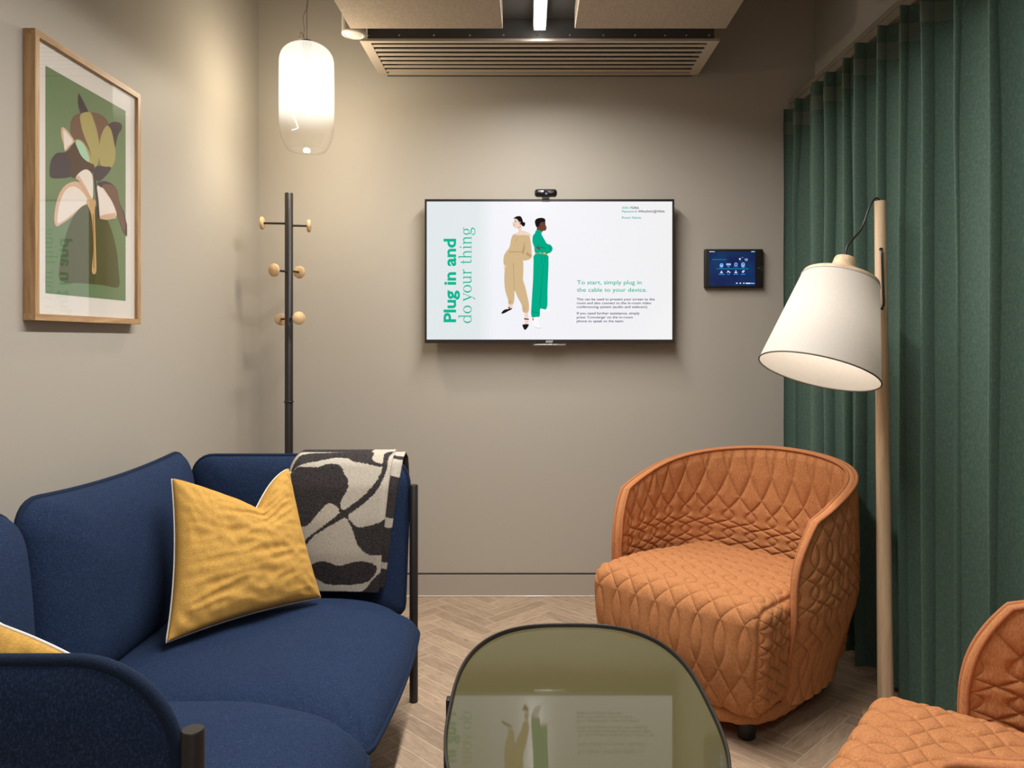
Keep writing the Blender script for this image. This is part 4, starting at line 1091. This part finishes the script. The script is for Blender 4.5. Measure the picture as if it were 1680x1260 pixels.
    set_seams(st, [np.where(side > .72, y/0.055, x/0.073)], [np.where(side > .72, phase(z, lambda v: 0.14+0*v), ph)]); weld(st, 3e-5)
    # gathered hem band under seat and shell
    m = MB(); n = 120
    ths = np.linspace(0, 2*PI, n, endpoint=False)
    ring_ = []
    for t in ths:
        c_, s_ = math.cos(t), math.sin(t)
        if s_ < 0 and abs(c_) < .85: pass
        rr = (abs(c_/0.272)**4+abs(s_/0.330)**4)**(-1/4)
        ring_.append((c_*rr, s_*rr-0.01))
    ring_ = np.array(ring_)
    G = []
    for k_, (sc1, zz1) in enumerate(((0.93, .062), (0.985, .060), (1.0, .072), (1.005, .088), (.985, .102), (.93, .106))):
        G.append(np.concatenate([ring_*sc1, np.full((n, 1), zz1)+0.002*np.sin(ths*40)[:, None]*(k_ < 3)], 1))
    m.grid(np.array(G), cv=True, flip=True); m.add(G[0], [list(range(n))], False); m.build('hem_band', M['orange'], root)
    for (x, y) in ((-.19, -.25), (.19, -.25), (-.18, .24), (.18, .24)):
        m = MB(); m.lathe([(0, 0), (.023, 0), (.026, .004), (.027, .03), (.030, .062)], 24, (x, y, 0)); m.build('foot', M['black'], root)
chair = thing('armchair', 'quilted rust-orange tub armchair standing in front of the green curtain by the lamp', 'armchair', (0.672, 2.515, 0), -PI/4, 'quilted orange armchairs')
armchair_parts(chair)
def copy_tree(o, parent=None):
    c = o.copy(); C.objects.link(c)
    if parent is not None: c.parent = parent
    for ch in list(o.children): copy_tree(ch, c)
    return c
chair2 = copy_tree(chair)
chair2.location = (0.842, 1.13, 0); chair2.rotation_euler = (0, 0, -math.radians(127))
chair2['label'] = 'quilted rust-orange armchair nearest the camera, cut off by the right edge'

# ------------------------------------------------------------------ coffee table
TZ = 0.38
TX, TYc, HA, HB = 0.108, 1.62, 0.278, 0.452
table = thing('coffee_table', 'low black-rimmed tray table with olive mirror glass top', 'coffee table', (TX, TYc, 0))
off = table.location
def outline(a, b, n=2.75, k=160, dz=0.0):
    t = np.linspace(0, 2*PI, k, endpoint=False); c_, s_ = np.cos(t), np.sin(t)
    r = (np.abs(c_/a)**n+np.abs(s_/b)**n)**(-1/n)
    return np.stack([TX+c_*r, TYc+s_*r, np.full(k, dz)], 1)
m = MB()
rings = [outline(HA, HB, dz=TZ-.035), outline(HA, HB, dz=TZ-.001), outline(HA-.001, HB-.001, dz=TZ), outline(HA-.004, HB-.004, dz=TZ), outline(HA-.005, HB-.005, dz=TZ-.001), outline(HA-.005, HB-.005, dz=TZ-.012)]
m.grid(np.array(rings), cv=True, flip=True); m.add(rings[0], [list(range(160))[::-1]], False)
m.build('tray_rim', M['black'], table, off)
def glass_top():
    m, nd, lk, p = new_mat('olive_mirror_glass')
    p.inputs['Base Color'].default_value = rgb(84, 79, 54); p.inputs['Roughness'].default_value = 0.03
    p.inputs['Coat Weight'].default_value = 0.0; p.inputs['Coat Roughness'].default_value = 0.015; p.inputs['Coat IOR'].default_value = 1.55
    p.inputs['Specular IOR Level'].default_value = 0.36
    return m
m = MB(); e = [outline(HA-.0052, HB-.0052, dz=TZ-.016), outline(HA-.0052, HB-.0052, dz=TZ-.0105), outline(HA-.008, HB-.008, dz=TZ-.009)]
m.grid(np.array(e), cv=True, flip=True); m.add(e[-1], [list(range(160))], False); m.build('glass_top', glass_top(), table, off)
for sx in (-1, 1):
    for sy in (-1, 1):
        x, y = TX+sx*0.19, TYc+sy*0.30
        m = MB(); m.box((x-.009, y-.009, 0.0), (x+.009, y+.009, TZ-.036), 0.002); m.build('leg', M['black'], table, off)
m = MB(); m.box((TX-HA-.009, 1.635, TZ-.06), (TX-HA+.002, 1.657, TZ-.004), 0.002); m.build('handle', M['black'], table, off)
m = MB()
m.box((TX-.19, TYc-.31, TZ-.05), (TX+.19, TYc-.29, TZ-.034)); m.box((TX-.19, TYc+.29, TZ-.05), (TX+.19, TYc+.31, TZ-.034))
m.box((TX-.2, TYc-.31, TZ-.05), (TX-.18, TYc+.31, TZ-.034)); m.box((TX+.18, TYc-.31, TZ-.05), (TX+.2, TYc+.31, TZ-.034))
m.build('under_frame', M['black'], table, off)

# ------------------------------------------------------------------ floor lamp
LX, LY = 1.083, 2.31
lamp = thing('floor_lamp', 'floor lamp with tilted cream fabric shade on a pale ash pole', 'floor lamp', (LX, LY, 0))
off = lamp.location
TP = Vector((1.0665, 2.31, 1.572))
m = MB(); bz = np.linspace(0, 1, 12)
pth = np.array([[LX+(TP.x-LX)*t, LY, 0.02+(TP.z-0.02)*t] for t in bz]); m.tube(pth, np.linspace(.0235, .0165, 12), 28)
m.build('pole', M['ash'], lamp, off)
m = MB(); m.lathe([(0, 0), (.066, 0), (.068, .004), (.066, .012), (.03, .016), (.024, .03)], 48, (LX, LY, 0)); m.build('base', M['ash'], lamp, off)
axis = Vector((0.30, 0.20, 0.93)).normalized()
Bc = Vector((0.835, 2.195, 1.058)); Ls = 0.285
q = axis.to_track_quat('Z', 'Y').to_matrix()
def shade_mat():
    m, nd, lk, p = new_mat('cream_lampshade_fabric'); nd.remove(p)
    tc = N(nd, 'ShaderNodeTexCoord'); n = N(nd, 'ShaderNodeTexNoise'); n.inputs['Scale'].default_value = 300; n.inputs['Detail'].default_value = 2
    mp = N(nd, 'ShaderNodeMapping'); mp.inputs['Scale'].default_value = (1, 1, .2); lk.new(tc.outputs['Object'], mp.inputs[0]); lk.new(mp.outputs[0], n.inputs['Vector'])
    r = N(nd, 'ShaderNodeValToRGB'); r.color_ramp.elements[0].color = (.54, .505, .46, 1); r.color_ramp.elements[1].color = (.61, .575, .53, 1); lk.new(n.outputs['Fac'], r.inputs[0])
    d = N(nd, 'ShaderNodeBsdfDiffuse'); t = N(nd, 'ShaderNodeBsdfTranslucent'); mx = N(nd, 'ShaderNodeMixShader'); mx.inputs[0].default_value = .16
    lk.new(r.outputs[0], d.inputs[0]); lk.new(r.outputs[0], t.inputs[0]); lk.new(d.outputs[0], mx.inputs[1]); lk.new(t.outputs[0], mx.inputs[2])
    lk.new(mx.outputs[0], nd['Material Output'].inputs[0]); return m
m = MB(); RB, RTp = 0.169, 0.110
m.lathe([(RB+(RTp-RB)*t, Ls*t) for t in np.linspace(0, 1, 14)], 80, Bc, q); shd = m.build('shade', shade_mat(), lamp, off)
m = MB(); th = np.linspace(0, 2*PI, 90, endpoint=False)
qn = np.array(q)
ringp = np.stack([RB*np.cos(th), RB*np.sin(th), 0*th], 1)@qn.T+np.array(Bc); m.tube(ringp, .0022, 6, closed=True)
m.build('hem', simple('grey_hem_tape', rgb(96, 88, 80), .8), shd, off)
m = MB(); ringp = np.stack([(RTp+.0005)*np.cos(th), (RTp+.0005)*np.sin(th), 0*th+Ls-.001], 1)@qn.T+np.array(Bc); m.tube(ringp, .0016, 6, closed=True)
m.build('hem', simple('pale_hem_tape', rgb(190, 190, 192), .6), shd, off)
m = MB(); m.lathe([(0.0, Ls-.004), (RTp-.002, Ls-.004), (RTp+.001, Ls+.001), (RTp-.002, Ls+.010), (.080, Ls+.015), (.056, Ls+.022), (.042, Ls+.034), (.034, Ls+.050), (.031, Ls+.070), (.029, Ls+.075), (0, Ls+.077)], 56, Bc, q)
m.build('shade_cap', M['ash'], lamp, off)
# bulb and its holder
bp = Bc+axis*0.17
m = MB(); m.lathe([(0, -.035), (.02, -.03), (.03, -.008), (.026, .012), (.014, .035), (.013, .06)], 28, bp, q); m.build('bulb', emis('lamp_bulb_glow', (1, .93, .82, 1), 8), lamp, off)
m = MB(); m.lathe([(.017, .05), (.018, .112)], 24, bp, q); m.build('lamp_holder', M['black'], lamp, off)
fl = bpy.data.lights.new('floor_lamp_bulb_light', 'POINT'); fl.energy = FLOOR_LAMP_W; fl.color = (1.0, .91, .80); fl.shadow_soft_size = .035
fo = bpy.data.objects.new('floor_lamp_bulb_light', fl); C.objects.link(fo); fo.parent = lamp; fo.location = bp-axis*0.045-Vector(off)
# cord: neck -> pole top -> through the pole -> slot
nk = Bc+axis*(Ls+.076)
def spline(pts, n=40):
    P = np.array([list(p) for p in pts], float); P = np.concatenate([[2*P[0]-P[1]], P, [2*P[-1]-P[-2]]]); out = []
    for i in range(1, len(P)-2):
        for k in range(n//(len(P)-3)):
            t = k/(n//(len(P)-3)); p0_, p1_, p2_, p3_ = P[i-1:i+3]
            out.append(0.5*((2*p1_)+(-p0_+p2_)*t+(2*p0_-5*p1_+4*p2_-p3_)*t*t+(-p0_+3*p1_-3*p2_+p3_)*t**3))
    out.append(P[-2]); return np.array(out)
m = MB()
m.tube(spline([nk-axis*.004, nk+axis*.03+Vector((0, 0, .01)), Vector((1.000, 2.29, 1.485)), Vector((1.026, 2.295, 1.548)), Vector((1.043, 2.30, 1.575)), Vector((1.058, 2.305, 1.578)), Vector((1.066, 2.31, 1.565))], 60), .0032, 8)
pf = 2.31-.0185
m.tube(spline([Vector((1.0615, 2.305, 1.424)), Vector((1.0615, pf-.001, 1.418)), Vector((1.0610, pf-.005, 1.39)), Vector((1.0640, pf-.005, 1.30)), Vector((1.0665, pf-.003, 1.258)), Vector((1.0655, pf+.01, 1.247))], 50), .0036, 8)
m.build('cord', M['black'], lamp, off)
for (x, z) in ((1.0615, 1.424), (1.0655, 1.245)):
    m = MB(); m.lathe([(.0, .0), (.0048, .0), (.0052, -.003)], 16, (x, pf+.0008, z), Matrix.Rotation(PI/2, 4, 'X')); m.build('cord_hole', M['dark'], lamp, off)

# ------------------------------------------------------------------ curtain
def curtain():
    root = thing('curtain', 'dark green floor-length wave curtain along the right wall', 'curtain', (1.18, 2.4, 0))
    folds = [3.385, 3.235, 3.09, 3.035, 2.92, 2.77, 2.63, 2.485, 2.335, 2.185, 2.045, 1.875, 1.72, 1.58, 1.46]
    # parameter t counts folds: integer = crest towards the room
    ny = 22
    T = np.linspace(0, len(folds)-1, (len(folds)-1)*ny+1)
    Z = np.concatenate([np.linspace(0.022, 2.05, 60), np.linspace(2.055, 2.178, 14)])
    yc = np.interp(T, range(len(folds)), folds)
    Tg, Zg = np.meshgrid(T, Z, indexing='ij'); Yg = np.repeat(yc[:, None], len(Z), 1)
    fr = Tg-np.floor(Tg)
    drift = 0.10*vnoise(np.stack([Tg*0.9, Zg*0.5, 0*Tg], -1), 1.0)
    ph_ = 2*PI*(Tg+drift*(1-sstep(Zg, 1.6, 2.18)))
    k = np.floor(Tg+.5)
    amp = 0.052+0.010*np.sin(k*2.3)
    X = 1.185-amp*np.cos(ph_)*(0.9+0.1*np.cos(ph_))
    Yg = Yg+0.030*np.sin(ph_)*1.0
    Yg = np.minimum(Yg, 3.405)
    X = X+0.010*vnoise(np.stack([Tg*2.4, Zg*1.2, 0*Tg+4], -1), 1.0)*(1-sstep(Zg, 1.7, 2.18))
    # floor-ward the folds relax a little
    P = np.stack([X, Yg, Zg], -1)
    m = MB(); m.grid(P)
    o = m.build('cloth', M['curtain'], root, root.location)
    iz = np.where((Z > 2.055) & (Z < 2.13))[0]
    gT = np.gradient(P, axis=0); gZ = np.gradient(P, axis=1); nn = np.cross(gZ, gT); nn /= np.linalg.norm(nn, axis=-1, keepdims=True)
    if nn[..., 0].mean() > 0: nn = -nn
    hb = MB(); hb.grid((P+nn*0.0014)[:, iz]); hb.grid((P-nn*0.0014)[:, iz], flip=True); b = hb.build('heading_band', M['curtain_band'], root, root.location); b['label'] = 'duller stitched heading band near the top edge'
    hm = MB(); Q = (P+nn*0.0012)[:, 0:4]; hm.grid(Q); hm.build('bottom_hem', M['curtain'], root, root.location)
    return root
curtain()
m = MB(); m.box((1.165, 1.40, 2.205), (1.205, 3.41, 2.225)); m.box((1.17, 1.40, 2.178), (1.20, 3.41, 2.207))
m.box((1.205, 1.40, 2.212), (1.285, 3.41, 2.225))
tr = m.build('curtain_track', simple('taupe_track_enamel', rgb(128, 118, 106), .5)); tag(tr, 'slim pale curtain track fixed above the green curtain', 'curtain track')
